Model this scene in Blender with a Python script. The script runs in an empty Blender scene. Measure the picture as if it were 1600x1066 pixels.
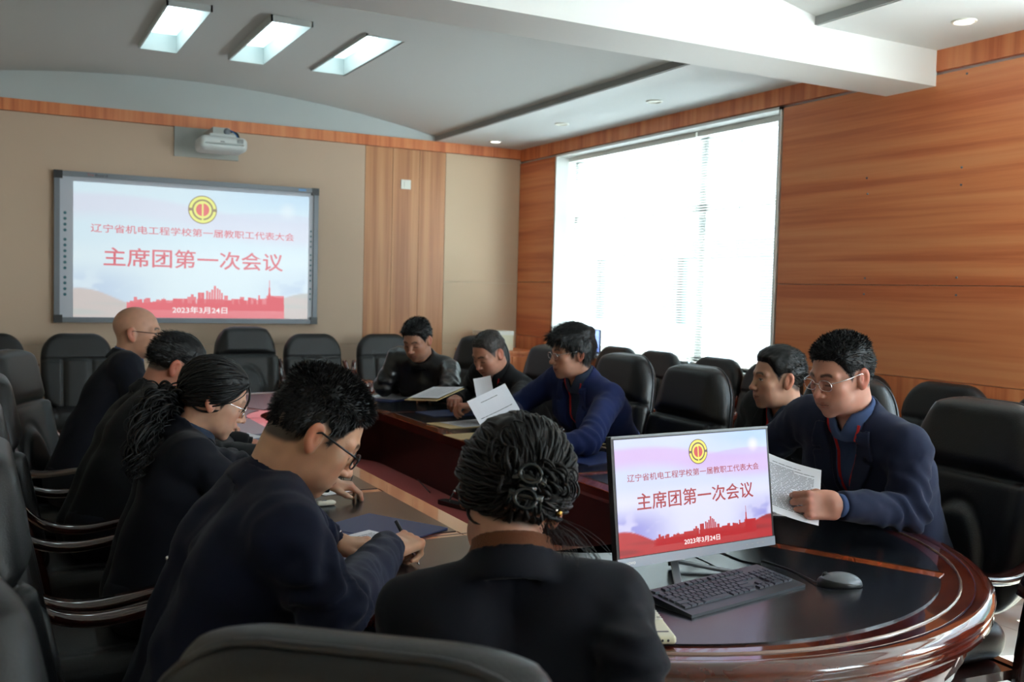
import bpy, bmesh, math, random
import numpy as np
from mathutils import Vector, Matrix
PI = math.pi
random.seed(7)
C = bpy.context.scene.collection
scene = bpy.context.scene

# ------------------------------------------------------------------ camera
FPX, CAM_H = 1531.0, 1.48
def _basis(yaw=28.1, pitch=-2.96, roll=1.45):
    y, p, r = math.radians(yaw), math.radians(pitch), math.radians(roll)
    f = Vector((math.sin(y) * math.cos(p), math.cos(y) * math.cos(p), math.sin(p)))
    rt = Vector((math.cos(y), -math.sin(y), 0)); up = rt.cross(f)
    return f, rt * math.cos(r) + up * math.sin(r), -rt * math.sin(r) + up * math.cos(r)
CF, CR, CU = _basis()
CC = Vector((0, 0, CAM_H))
cam_data = bpy.data.cameras.new('camera'); cam = bpy.data.objects.new('camera', cam_data); C.objects.link(cam)
cam.matrix_world = Matrix(((CR.x, CU.x, -CF.x, CC.x), (CR.y, CU.y, -CF.y, CC.y), (CR.z, CU.z, -CF.z, CC.z), (0, 0, 0, 1)))
cam_data.sensor_width = 36; cam_data.lens = FPX * 36 / 1600; cam_data.clip_start = 0.05; cam_data.clip_end = 200
cam_data.dof.use_dof = True; cam_data.dof.focus_distance = 2.7; cam_data.dof.aperture_fstop = 5.6
scene.camera = cam
# places measured on the photograph turned into points of the room (1600 x 1066 frame)
def _ray(x, y): return CF + CR * ((x - 800) / FPX) - CU * ((y - 533) / FPX)
def atd(x, y, d): return CC + _ray(x, y) * d
def atz(x, y, z): d = _ray(x, y); return CC + d * ((z - CAM_H) / d.z)

# ------------------------------------------------------------------ light
scene.view_settings.view_transform = 'Standard'; scene.view_settings.look = 'None'
scene.view_settings.gamma = 1; scene.view_settings.use_curve_mapping = False
scene.view_settings.exposure = 1.38
scene.cycles.use_denoising = True
scene.cycles.max_bounces = 8; scene.cycles.diffuse_bounces = 5; scene.cycles.transparent_max_bounces = 12
scene.cycles.sample_clamp_indirect = 6; scene.cycles.caustics_reflective = False; scene.cycles.caustics_refractive = False
world = bpy.data.worlds.new('sky'); scene.world = world; world.use_nodes = True
wn = world.node_tree; bg = wn.nodes['Background']
_tc = wn.nodes.new('ShaderNodeTexCoord'); _sp = wn.nodes.new('ShaderNodeSeparateXYZ'); _rp = wn.nodes.new('ShaderNodeValToRGB')
wn.links.new(_tc.outputs['Generated'], _sp.inputs[0]); wn.links.new(_sp.outputs['Z'], _rp.inputs[0]); wn.links.new(_rp.outputs[0], bg.inputs[0])
_rp.color_ramp.elements[0].position = 0.0; _rp.color_ramp.elements[0].color = (0.92, 0.95, 1.0, 1)
_rp.color_ramp.elements[1].position = 0.8; _rp.color_ramp.elements[1].color = (0.60, 0.76, 1.0, 1)
bg.inputs[1].default_value = 9.0
sun_d = bpy.data.lights.new('sun', 'SUN'); sun_d.energy = 20; sun_d.angle = 0.01; sun_d.color = (1, 0.95, 0.88)
sun = bpy.data.objects.new('sun', sun_d); C.objects.link(sun)
sun.rotation_euler = Vector((0.50, -0.12, 0.86)).to_track_quat('Z', 'Y').to_euler()
def portal(name, y0, y1, z0, z1, x):
    d = bpy.data.lights.new(name, 'AREA'); d.shape = 'RECTANGLE'; d.size = y1 - y0; d.size_y = z1 - z0; d.cycles.is_portal = True
    o = bpy.data.objects.new(name, d); C.objects.link(o); o.location = (x, (y0 + y1) / 2, (z0 + z1) / 2)
    o.matrix_world = Matrix.Translation((x, (y0 + y1) / 2, (z0 + z1) / 2)) @ Matrix(((0, 0, 1, 0), (1, 0, 0, 0), (0, 1, 0, 0), (0, 0, 0, 1)))
    # light portals shine along their -Z: towards -X
portal('window_portal', 5.22, 8.24, 0.95, 2.8, 5.16)
portal('window_portal_near', -0.9, 2.7, 0.95, 2.8, 5.16)
_d = bpy.data.lights.new('window_portal_back', 'AREA'); _d.shape = 'RECTANGLE'; _d.size = 1.4; _d.size_y = 1.86; _d.cycles.is_portal = True
_o = bpy.data.objects.new('window_portal_back', _d); C.objects.link(_o); _o.matrix_world = Matrix.Translation((3.9, -2.85, 1.87)) @ Matrix(((1, 0, 0, 0), (0, 0, -1, 0), (0, 1, 0, 0), (0, 0, 0, 1)))

# ------------------------------------------------------------------ materials
def lin(r, g, b):
    f = lambda c: (c / 255) / 12.92 if c / 255 <= 0.04045 else ((c / 255 + 0.055) / 1.055) ** 2.4
    return (f(r), f(g), f(b), 1)
def mat(name, col, rough=0.5, metal=0.0, spec=0.5, coat=0.0, bump=0.0, bscale=200, emit=None, estr=1.0, sheen=0.0, sss=0.0, coatr=0.05):
    m = bpy.data.materials.new(name); m.use_nodes = True
    n = m.node_tree; p = n.nodes['Principled BSDF']
    p.inputs['Base Color'].default_value = col; p.inputs['Roughness'].default_value = rough; p.inputs['Metallic'].default_value = metal
    p.inputs['Specular IOR Level'].default_value = spec; p.inputs['Coat Weight'].default_value = coat; p.inputs['Coat Roughness'].default_value = coatr
    p.inputs['Sheen Weight'].default_value = sheen
    if sss: p.inputs['Subsurface Weight'].default_value = sss; p.inputs['Subsurface Radius'].default_value = (0.012, 0.004, 0.002); p.inputs['Subsurface Scale'].default_value = 1.0
    if emit: p.inputs['Emission Color'].default_value = emit; p.inputs['Emission Strength'].default_value = estr
    if bump:
        tc = n.nodes.new('ShaderNodeTexCoord'); t = n.nodes.new('ShaderNodeTexNoise'); t.inputs['Scale'].default_value = bscale; t.inputs['Detail'].default_value = 4
        b = n.nodes.new('ShaderNodeBump'); b.inputs['Strength'].default_value = bump; b.inputs['Distance'].default_value = 0.002
        n.links.new(tc.outputs['Object'], t.inputs['Vector']); n.links.new(t.outputs['Fac'], b.inputs['Height']); n.links.new(b.outputs[0], p.inputs['Normal'])
    return m
def wood(name, cols, scale=(1, 1, 1), rough=0.4, coat=0.0, spec=0.5, nscale=3.0, pos=(0.3, 0.5, 0.7), distort=0.6, coatr=0.04):
    m = mat(name, cols[1], rough, spec=spec, coat=coat, coatr=coatr); n = m.node_tree; p = n.nodes['Principled BSDF']
    tc = n.nodes.new('ShaderNodeTexCoord'); mp = n.nodes.new('ShaderNodeMapping'); mp.inputs['Scale'].default_value = scale
    t = n.nodes.new('ShaderNodeTexNoise'); t.inputs['Scale'].default_value = nscale; t.inputs['Detail'].default_value = 6; t.inputs['Roughness'].default_value = 0.55; t.inputs['Distortion'].default_value = distort
    r = n.nodes.new('ShaderNodeValToRGB'); r.color_ramp.elements[0].color = cols[0]; r.color_ramp.elements[0].position = pos[0]
    r.color_ramp.elements[1].color = cols[2]; r.color_ramp.elements[1].position = pos[2]
    e = r.color_ramp.elements.new(pos[1]); e.color = cols[1]
    n.links.new(tc.outputs['Object'], mp.inputs[0]); n.links.new(mp.outputs[0], t.inputs['Vector']); n.links.new(t.outputs['Fac'], r.inputs[0]); n.links.new(r.outputs[0], p.inputs['Base Color'])
    return m
def paint_mat(name, rough=0.5, emission=0.0, sss=0.0, bump=0.0, bscale=400, spec=0.5):
    m = mat(name, (1, 1, 1, 1), rough, sss=sss, bump=bump, bscale=bscale, spec=spec); n = m.node_tree; p = n.nodes['Principled BSDF']
    a = n.nodes.new('ShaderNodeVertexColor'); a.layer_name = 'paint'
    if emission:
        p.inputs['Base Color'].default_value = (0.02, 0.02, 0.02, 1)
        n.links.new(a.outputs[0], p.inputs['Emission Color']); p.inputs['Emission Strength'].default_value = emission
    else: n.links.new(a.outputs[0], p.inputs['Base Color'])
    return m
M = {}
M['white_paint'] = mat('white_paint', lin(228, 229, 228), 0.7, bump=0.15, bscale=60)
M['ceiling_paint'] = mat('ceiling_paint', lin(214, 216, 216), 0.75)
M['grey_paint'] = mat('grey_paint', lin(196, 202, 202), 0.75)
M['step_shade_grey'] = mat('step_shade_grey', lin(150, 152, 150), 0.8)  # ceiling grey darkened to carry the shade of the unlit soffit step
M['fabric_panel'] = mat('fabric_panel', lin(208, 181, 158), 0.85, bump=0.5, bscale=350)
M['fabric_panel_light'] = mat('fabric_panel_light', lin(218, 193, 164), 0.85, bump=0.5, bscale=350)
M['beige_wall'] = mat('beige_wall', lin(222, 210, 190), 0.85)
wc = [lin(206, 112, 70), lin(226, 136, 88), lin(234, 152, 102)]
M['wood_horizontal'] = wood('wood_horizontal', wc, (1, 0.16, 5.5), 0.36, nscale=2.4, spec=0.4, pos=(0.36, 0.5, 0.64), distort=0.15)
M['wood_vertical'] = wood('wood_vertical', wc, (6, 6, 0.2), 0.36, nscale=2.4, spec=0.4, pos=(0.36, 0.5, 0.64), distort=0.15)
wd = [lin(176, 116, 78), lin(196, 136, 94), lin(208, 152, 108)]
M['wood_vertical_light'] = wood('wood_vertical_light', wd, (6, 6, 0.16), 0.4, nscale=2.2, spec=0.4, pos=(0.36, 0.5, 0.64), distort=0.1)
tw = [lin(52, 16, 12), lin(84, 28, 18), lin(112, 42, 24)]
M['table_wood'] = wood('table_wood', tw, (1.5, 1.5, 1.5), 0.12, coat=1.0, nscale=3, pos=(0.3, 0.5, 0.72), distort=1.5, coatr=0.03)
tb = [lin(138, 58, 30), lin(170, 80, 42), lin(190, 100, 56)]
M['table_inlay'] = wood('table_inlay', tb, (2, 2, 2), 0.12, coat=1.0, nscale=4, pos=(0.3, 0.5, 0.7), coatr=0.03)
cw = [lin(60, 20, 14), lin(92, 34, 22), lin(120, 48, 28)]
M['chair_wood_dark'] = wood('chair_wood_dark', [lin(34, 12, 10), lin(50, 18, 13), lin(66, 26, 17)], (3, 3, 3), 0.15, coat=1.0, nscale=4, coatr=0.05)
M['chair_wood'] = wood('chair_wood', cw, (3, 3, 3), 0.15, coat=1.0, nscale=4, coatr=0.05)
M['table_leather'] = mat('table_leather', lin(30, 31, 35), 0.19, spec=0.5, bump=0.12, bscale=420)
M['chair_leather'] = mat('chair_leather', lin(14, 14, 16), 0.42, spec=0.5, bump=0.35, bscale=260)
M['chair_leather_side'] = mat('chair_leather_side', lin(22, 24, 29), 0.36, spec=0.6, bump=0.2, bscale=260)
M['black_plastic'] = mat('black_plastic', lin(24, 25, 28), 0.35)
M['dark_plastic'] = mat('dark_plastic', lin(46, 49, 56), 0.4)
M['key_plastic'] = mat('key_plastic', lin(50, 54, 64), 0.5)
M['grey_plastic'] = mat('grey_plastic', lin(120, 124, 130), 0.4)
M['frame_grey'] = mat('frame_grey', lin(112, 116, 122), 0.4, metal=0.3)
M['board_white'] = mat('board_white', lin(196, 198, 208), 0.35)
M['projector_white'] = mat('projector_white', lin(205, 207, 205), 0.4)
M['plate_grey'] = mat('plate_grey', lin(172, 172, 166), 0.5)
M['chrome'] = mat('chrome', (0.8, 0.8, 0.82, 1), 0.12, metal=1.0)
M['brass'] = mat('brass', lin(190, 150, 80), 0.25, metal=1.0)
M['white_plastic'] = mat('white_plastic', lin(235, 233, 222), 0.4)
M['cream_plastic'] = mat('cream_plastic', lin(222, 218, 190), 0.4)
M['window_white'] = mat('window_white', lin(236, 236, 232), 0.4)
M['red_felt'] = mat('red_felt', lin(170, 24, 22), 0.9, sheen=0.3, bump=0.4, bscale=500)
M['tile'] = mat('tile', lin(214, 208, 196), 0.12, spec=0.5)
M['grout'] = mat('grout', lin(130, 125, 115), 0.8)
M['paper'] = mat('paper', lin(232, 232, 240), 0.8)
M['ink'] = mat('ink', lin(60, 60, 72), 0.8)
M['folder_blue'] = mat('folder_blue', lin(34, 48, 96), 0.45, bump=0.2, bscale=500)
M['folder_tan'] = mat('folder_tan', lin(216, 190, 140), 0.7)
M['lamp_glow'] = mat('lamp_glow', (1, 1, 1, 1), emit=(0.80, 0.97, 1.0, 1), estr=3.0)
M['downlight_glow'] = mat('downlight_glow', (1, 1, 1, 1), emit=(1.0, 0.97, 0.92, 1), estr=4.0)
M['facade'] = mat('facade', lin(104, 107, 110), 0.8)
M['facade_band'] = mat('facade_band', lin(52, 56, 54), 0.8)
M['facade_glass'] = mat('facade_glass', lin(54, 78, 74), 0.3)
def blind_mat():
    m = mat('blind_slat', lin(146, 150, 149), 0.5); n = m.node_tree; p = n.nodes['Principled BSDF']
    t = n.nodes.new('ShaderNodeBsdfTranslucent'); t.inputs[0].default_value = (0.6, 0.63, 0.63, 1); mx = n.nodes.new('ShaderNodeMixShader'); mx.inputs[0].default_value = 0.15
    n.links.new(p.outputs[0], mx.inputs[1]); n.links.new(t.outputs[0], mx.inputs[2]); n.links.new(mx.outputs[0], n.nodes['Material Output'].inputs[0]); return m
M['blind'] = blind_mat()
def glass_mat(name, tint=(1, 1, 1, 1), refl=0.08):
    m = bpy.data.materials.new(name); m.use_nodes = True; n = m.node_tree; n.nodes.remove(n.nodes['Principled BSDF'])
    a = n.nodes.new('ShaderNodeBsdfTransparent'); a.inputs[0].default_value = tint; g = n.nodes.new('ShaderNodeBsdfGlossy'); g.inputs['Roughness'].default_value = 0.02
    mx = n.nodes.new('ShaderNodeMixShader'); mx.inputs[0].default_value = refl
    n.links.new(a.outputs[0], mx.inputs[1]); n.links.new(g.outputs[0], mx.inputs[2]); n.links.new(mx.outputs[0], n.nodes['Material Output'].inputs[0]); return m
M['window_glass'] = glass_mat('window_glass', (0.9, 0.96, 0.95, 1))
M['lens_glass'] = glass_mat('lens_glass', (0.93, 0.94, 0.95, 1), 0.10)

# ------------------------------------------------------------------ helpers
def link(o, parent=None):
    C.objects.link(o)
    if parent is not None: o.parent = parent
    return o
def tag(o, label=None, cat=None, group=None, kind=None):
    if label: o['label'] = label
    if cat: o['category'] = cat
    if group: o['group'] = group
    if kind: o['kind'] = kind
    return o
def thing(name, label, cat, loc=(0, 0, 0), rz=0.0, group=None):
    o = bpy.data.objects.new(name, None); C.objects.link(o); o.location = loc; o.rotation_euler = (0, 0, rz); o.empty_display_size = 0.1
    return tag(o, label, cat, group)
def mesh_obj(name, bm, m, parent=None, smooth=False, bevel=0.0, mats=None):
    if bevel > 0: bmesh.ops.bevel(bm, geom=[e for e in bm.edges if len(e.link_faces) == 2 and e.calc_face_angle(0) > 0.6], offset=bevel, segments=2, profile=0.6, affect='EDGES')
    me = bpy.data.meshes.new(name); bm.to_mesh(me); bm.free()
    for k in (mats or [m]): me.materials.append(k)
    if smooth: me.shade_smooth()
    return link(bpy.data.objects.new(name, me), parent)
def np_mesh(name, v, f, m, parent=None, smooth=True, paint=None):
    v = np.asarray(v, dtype=np.float32); f = np.asarray(f, dtype=np.int32)
    me = bpy.data.meshes.new(name); k = f.shape[1]
    me.vertices.add(len(v)); me.vertices.foreach_set('co', v.ravel()); me.loops.add(f.size); me.loops.foreach_set('vertex_index', f.ravel())
    me.polygons.add(len(f)); me.polygons.foreach_set('loop_start', np.arange(0, f.size, k, dtype=np.int32)); me.polygons.foreach_set('loop_total', np.full(len(f), k, dtype=np.int32))
    me.update(calc_edges=True)
    if smooth: me.shade_smooth()
    if paint is not None:
        a = me.color_attributes.new('paint', 'FLOAT_COLOR', 'POINT'); a.data.foreach_set('color', np.asarray(paint, dtype=np.float32).ravel())
    me.materials.append(m)
    return link(bpy.data.objects.new(name, me), parent)
def box(bm, x0, x1, y0, y1, z0, z1, T=None):
    co = [(x, y, z) for z in (z0, z1) for y in (y0, y1) for x in (x0, x1)]
    v = [bm.verts.new(T @ Vector(c) if T else c) for c in co]
    for q in ((0, 2, 3, 1), (4, 5, 7, 6), (0, 1, 5, 4), (2, 6, 7, 3), (0, 4, 6, 2), (1, 3, 7, 5)): bm.faces.new([v[i] for i in q])
    return v
def bx(name, x0, x1, y0, y1, z0, z1, m, parent=None, bevel=0.0, T=None):
    bm = bmesh.new(); box(bm, x0, x1, y0, y1, z0, z1, T); return mesh_obj(name, bm, m, parent, bevel=bevel)
def prism(bm, pts, z0, z1, T=None):
    n = len(pts); T = T or Matrix()
    a = [bm.verts.new(T @ Vector((p[0], p[1], z0))) for p in pts]; b = [bm.verts.new(T @ Vector((p[0], p[1], z1))) for p in pts]
    bm.faces.new(a[::-1]); bm.faces.new(b)
    for i in range(n): bm.faces.new((a[i], a[(i + 1) % n], b[(i + 1) % n], b[i]))
def spline(pts, n=8):
    P = [Vector(p) for p in pts]; out = []
    for i in range(len(P) - 1):
        p0 = P[i - 1] if i else P[0] * 2 - P[1]; p3 = P[i + 2] if i + 2 < len(P) else P[-1] * 2 - P[-2]
        for k in range(n):
            t = k / n; a, b, c, d = p0, P[i], P[i + 1], p3
            out.append(0.5 * ((2 * b) + (c - a) * t + (2 * a - 5 * b + 4 * c - d) * t * t + (3 * b - a - 3 * c + d) * t ** 3))
    out.append(P[-1]); return out
def tube(bm, pts, r, seg=8, cap=True):
    pts = [Vector(p) for p in pts]; rings = []; up = Vector((0, 0, 1)); prev = None
    for i, p in enumerate(pts):
        d = (pts[min(i + 1, len(pts) - 1)] - pts[max(i - 1, 0)]).normalized()
        if prev is None: u = d.cross(up if abs(d.z) < 0.9 else Vector((1, 0, 0))).normalized()
        else: u = (prev - d * prev.dot(d)).normalized()
        prev = u; w = d.cross(u); rr = r[i] if isinstance(r, (list, tuple)) else r
        rings.append([bm.verts.new(p + (u * math.cos(a) + w * math.sin(a)) * rr) for a in [2 * PI * k / seg for k in range(seg)]])
    for a, b in zip(rings, rings[1:]):
        for k in range(seg): bm.faces.new((a[k], a[(k + 1) % seg], b[(k + 1) % seg], b[k]))
    if cap: bm.faces.new(rings[0][::-1]); bm.faces.new(rings[-1])
def ribbon(bm, pts, w, t, side):
    """flat bar swept along pts; width w along side vector, thickness t across"""
    side = Vector(side).normalized(); pts = [Vector(p) for p in pts]; rings = []
    for i, p in enumerate(pts):
        d = (pts[min(i + 1, len(pts) - 1)] - pts[max(i - 1, 0)]).normalized(); s = side; nn = d.cross(s).normalized()
        ww = w[i] if isinstance(w, list) else w; tt = t[i] if isinstance(t, list) else t
        prof = [(-.5, -.3), (-.4, -.5), (.4, -.5), (.5, -.3), (.5, .3), (.4, .5), (-.4, .5), (-.5, .3)]
        rings.append([bm.verts.new(p + s * a * ww + nn * b * tt) for a, b in prof])
    for a, b in zip(rings, rings[1:]):
        for k in range(8): bm.faces.new((a[k], a[(k + 1) % 8], b[(k + 1) % 8], b[k]))
    bm.faces.new(rings[0][::-1]); bm.faces.new(rings[-1])
def copy_tree(o, parent=None):
    c = o.copy(); C.objects.link(c); c.parent = parent
    for ch in list(o.children): copy_tree(ch, c)
    return c
def text_mesh(s, size=1.0, align='LEFT', depth=0.0, space=1.0, shear=0.0, bold=0.0):
    cu = bpy.data.curves.new('t', 'FONT'); cu.body = s; cu.size = size; cu.align_x = align; cu.align_y = 'CENTER'; cu.extrude = depth; cu.space_character = space; cu.shear = shear; cu.offset = bold; cu.resolution_u = 3
    o = bpy.data.objects.new('t', cu); C.objects.link(o); dg = bpy.context.evaluated_depsgraph_get(); dg.update()
    me = bpy.data.meshes.new_from_object(o.evaluated_get(dg)); bpy.data.objects.remove(o); bpy.data.curves.remove(cu); return me
def text_obj(name, s, m, T, width=None, height=None, parent=None, align='CENTER', **k):
    me = text_mesh(s, align=align, **k); me.materials.clear(); me.materials.append(m)
    co = np.empty(len(me.vertices) * 3, dtype=np.float32); me.vertices.foreach_get('co', co); co = co.reshape(-1, 3)
    mn, mx = co.min(0), co.max(0); cx, cy = (mn[0] + mx[0]) / 2, (mn[1] + mx[1]) / 2
    sx = width / (mx[0] - mn[0]) if width else None; sy = height / (mx[1] - mn[1]) if height else None
    if sx is None: sx = sy
    if sy is None: sy = sx
    co[:, 0] = (co[:, 0] - cx) * sx; co[:, 1] = (co[:, 1] - cy) * sy
    me.vertices.foreach_set('co', co.ravel()); me.transform(T); me.update()
    me.name = name; return link(bpy.data.objects.new(name, me), parent)
def face_T(origin, right, up):
    r = Vector(right).normalized(); u = Vector(up).normalized(); n = r.cross(u); o = Vector(origin)
    return Matrix(((r.x, u.x, n.x, o.x), (r.y, u.y, n.y, o.y), (r.z, u.z, n.z, o.z), (0, 0, 0, 1)))

# ---- implicit surfaces, meshed with surface nets (numpy)
def _len(p): return np.sqrt((p * p).sum(1))
def s_ell(p, c, r, R=None):
    q = p - np.array(c, np.float32)
    if R is not None: q = q @ np.array(R, np.float32)
    r = np.array(r, np.float32); k0 = _len(q / r); k1 = _len(q / (r * r)) + 1e-9
    return k0 * (k0 - 1) / k1
def s_cap(p, a, b, ra, rb=None):
    a = np.array(a, np.float32); b = np.array(b, np.float32); rb = ra if rb is None else rb
    d = b - a; h = np.clip(((p - a) @ d) / (d @ d + 1e-9), 0, 1)
    return _len(p - a - h[:, None] * d) - (ra + (rb - ra) * h)
def s_box(p, c, h, r=0.0, R=None):
    q = p - np.array(c, np.float32)
    if R is not None: q = q @ np.array(R, np.float32)
    q = np.abs(q) - (np.array(h, np.float32) - r)
    return _len(np.maximum(q, 0)) + np.minimum(q.max(1), 0) - r
def smin(a, b, k):
    h = np.clip(0.5 + 0.5 * (b - a) / k, 0, 1); return b + (a - b) * h - k * h * (1 - h)
def smax(a, b, k): return -smin(-a, -b, k)
def sstep(x, a, b): t = np.clip((x - a) / (b - a), 0, 1); return t * t * (3 - 2 * t)
_rng = np.random.RandomState(3); _lat = _rng.rand(32, 32, 32).astype(np.float32) * 2 - 1
def vnoise(p):
    i = np.floor(p).astype(int); f = (p - i).astype(np.float32); f = f * f * (3 - 2 * f); i0 = i & 31; i1 = (i + 1) & 31
    g = lambda a, b, c: _lat[(i1 if a else i0)[:, 0], (i1 if b else i0)[:, 1], (i1 if c else i0)[:, 2]]
    x, y, z = f[:, 0], f[:, 1], f[:, 2]
    l = lambda a, b, t: a + (b - a) * t
    return l(l(l(g(0, 0, 0), g(1, 0, 0), x), l(g(0, 1, 0), g(1, 1, 0), x), y), l(l(g(0, 0, 1), g(1, 0, 1), x), l(g(0, 1, 1), g(1, 1, 1), x), y), z)
def nets(f, lo, hi, h, B=8):
    lo = np.array(lo, np.float32); hi = np.array(hi, np.float32)
    nb = np.maximum(1, np.ceil((hi - lo) / (h * B)).astype(int)); n = nb * B + 1
    g = np.full(n, 1.0, np.float32)
    bi = np.stack(np.meshgrid(*[np.arange(k) for k in nb], indexing='ij'), -1).reshape(-1, 3)
    d = f((lo + (bi + 0.5) * B * h).astype(np.float32)); far = np.abs(d) > B * h * 0.87 * 1.6 + 0.012
    for b, dv in zip(bi[far], d[far]):
        if dv < 0: s = b * B; g[s[0]:s[0] + B + 1, s[1]:s[1] + B + 1, s[2]:s[2] + B + 1] = -1
    act = bi[~far]; loc = np.stack(np.meshgrid(*[np.arange(B + 1)] * 3, indexing='ij'), -1).reshape(-1, 3)
    CH = 200
    for s in range(0, len(act), CH):
        idx = (act[s:s + CH, None, :] * B + loc[None]).reshape(-1, 3)
        g[idx[:, 0], idx[:, 1], idx[:, 2]] = f((lo + idx * h).astype(np.float32))
    S = g < 0; X, Y, Z = n - 1
    cnt = sum(S[a:X + a, b:Y + b, c:Z + c].astype(np.int8) for a in (0, 1) for b in (0, 1) for c in (0, 1))
    mixed = (cnt > 0) & (cnt < 8); ids = np.full((X, Y, Z), -1, np.int32); ci = np.argwhere(mixed); ids[mixed] = np.arange(len(ci))
    acc = np.zeros((len(ci), 3), np.float32); num = np.zeros(len(ci), np.float32)
    cor = [(a, b, c) for a in (0, 1) for b in (0, 1) for c in (0, 1)]
    val = {c: g[ci[:, 0] + c[0], ci[:, 1] + c[1], ci[:, 2] + c[2]] for c in cor}
    for a in cor:
        for ax in range(3):
            if a[ax] == 0:
                b = list(a); b[ax] = 1; b = tuple(b); va, vb = val[a], val[b]; m = (va < 0) != (vb < 0)
                t = np.where(m, va / np.where(va - vb == 0, 1, va - vb), 0); pt = np.array(a, np.float32)[None].repeat(len(ci), 0); pt[:, ax] += t
                acc[m] += pt[m]; num[m] += 1
    v = lo + (ci + acc / num[:, None]) * h; F = []
    for ax in range(3):
        u, w = (ax + 1) % 3, (ax + 2) % 3
        s0 = [slice(1, -1)] * 3; s0[ax] = slice(0, -1); s1 = list(s0); s1[ax] = slice(1, None)
        A = S[tuple(s0)]; Bm = S[tuple(s1)]; e = np.argwhere(A != Bm); off = np.ones(3, int); off[ax] = 0; e = e + off
        if not len(e): continue
        ins = S[e[:, 0], e[:, 1], e[:, 2]]
        def gi(du, dw): q = e.copy(); q[:, u] -= du; q[:, w] -= dw; return ids[q[:, 0], q[:, 1], q[:, 2]]
        quad = np.stack([gi(1, 1), gi(0, 1), gi(0, 0), gi(1, 0)], 1); quad[~ins] = quad[~ins][:, ::-1]
        F.append(quad[(quad >= 0).all(1)])
    return v, np.concatenate(F)
def join_np(parts):
    V, Fs, P_, o = [], [], [], 0
    for p in parts:
        V.append(p[0]); Fs.append(p[1] + o); o += len(p[0])
        if len(p) > 2: P_.append(p[2])
    return np.concatenate(V), np.concatenate(Fs), (np.concatenate(P_) if P_ else None)
# ================================================================== ROOM
XL, XR, YB, YF = -1.5, 4.85, -2.6, 9.0
ZC = 2.93
def struct(name, bm, m, parent=None, bevel=0.0, smooth=False):
    o = mesh_obj(name, bm, m, parent, bevel=bevel, smooth=smooth)
    if parent is None: o['kind'] = 'structure'
    return o
bm = bmesh.new(); box(bm, XL - .3, XR + .3, YB - .3, YF + .3, -0.12, -0.012); floor = struct('floor', bm, M['grout'])
tile_me = None
for i in range(8):
    for j in range(15):
        x0, y0 = XL + i * 0.8, YB + j * 0.8
        w, d = min(0.8, XR - x0) - 0.004, min(0.8, YF - y0) - 0.004
        if w < 0.02 or d < 0.02: continue
        o = bx('tile', 0, w, 0, d, -0.012, 0, M['tile'], floor); o.location = (x0, y0, 0)
# far wall
bm = bmesh.new(); box(bm, XL - .3, XR + .3, YF + 0.03, YF + .3, -0.1, 3.9); wall_far = struct('wall_far', bm, M['beige_wall'])
def panel(x0, x1, z0, z1, m, w=wall_far): return bx('panel', x0 + .002, x1 - .002, YF, YF + .028, z0 + .002, z1 - .002, m, w, bevel=0.003)
for a, b in ((-1.5, 3.17),):
    for z0, z1 in ((0.1, 0.93), (0.93, 2.83)): panel(a, b, z0, z1, M['fabric_panel'])
for a, b in ((3.17, 3.45), (3.45, 3.73), (3.73, 4.01)): panel(a, b, 0.1, 2.83, M['wood_vertical_light'])
for z0, z1 in ((0.1, 0.93), (0.93, 1.55), (1.55, 2.83)): panel(4.01, 4.85, z0, z1, M['fabric_panel_light'])
bm = bmesh.new(); box(bm, XL, XR, YF - .012, YF + .03, 2.832, 2.93); struct('trim_1', bm, M['wood_vertical'], bevel=0.002)
bm = bmesh.new(); box(bm, XL, XR, YF - .012, YF + .03, 0, 0.1); struct('baseboard_far', bm, M['wood_vertical'], bevel=0.002)
# tympanum above the far trim (painted)
bm = bmesh.new(); box(bm, XL, XR, YF, YF + .03, 2.93, 3.6); struct('wall_far_upper', bm, M['grey_paint'])
# left and back walls
bm = bmesh.new(); box(bm, XL - .3, XL, YB - .3, YF + .1, -0.1, 3.9); struct('wall_left', bm, M['beige_wall'])
bm = bmesh.new()
for x0, x1, z0, z1 in ((XL - .3, 3.2, -.1, 3.9), (4.6, XR + .3, -.1, 3.9), (3.2, 4.6, -.1, .92), (3.2, 4.6, 2.80, 3.9)): box(bm, x0, x1, YB - .3, YB, z0, z1)
struct('wall_back', bm, M['beige_wall'])
bm = bmesh.new()
for q in ((3.2, 3.26, .92, 2.8), (4.54, 4.6, .92, 2.8), (3.87, 3.93, .92, 2.8), (3.2, 4.6, .92, .98), (3.2, 4.6, 2.74, 2.8)): box(bm, q[0], q[1], YB - .25, YB - .19, q[2], q[3])
w3 = struct('window_3', bm, M['window_white'], bevel=.002); bx('pane', 3.26, 4.54, YB - .225, YB - .22, .98, 2.74, M['window_glass'], w3)
bx('window_sill', 3.19, 4.61, YB - .3, YB + .05, .89, .92, M['window_white'], w3, bevel=.004)
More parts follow.
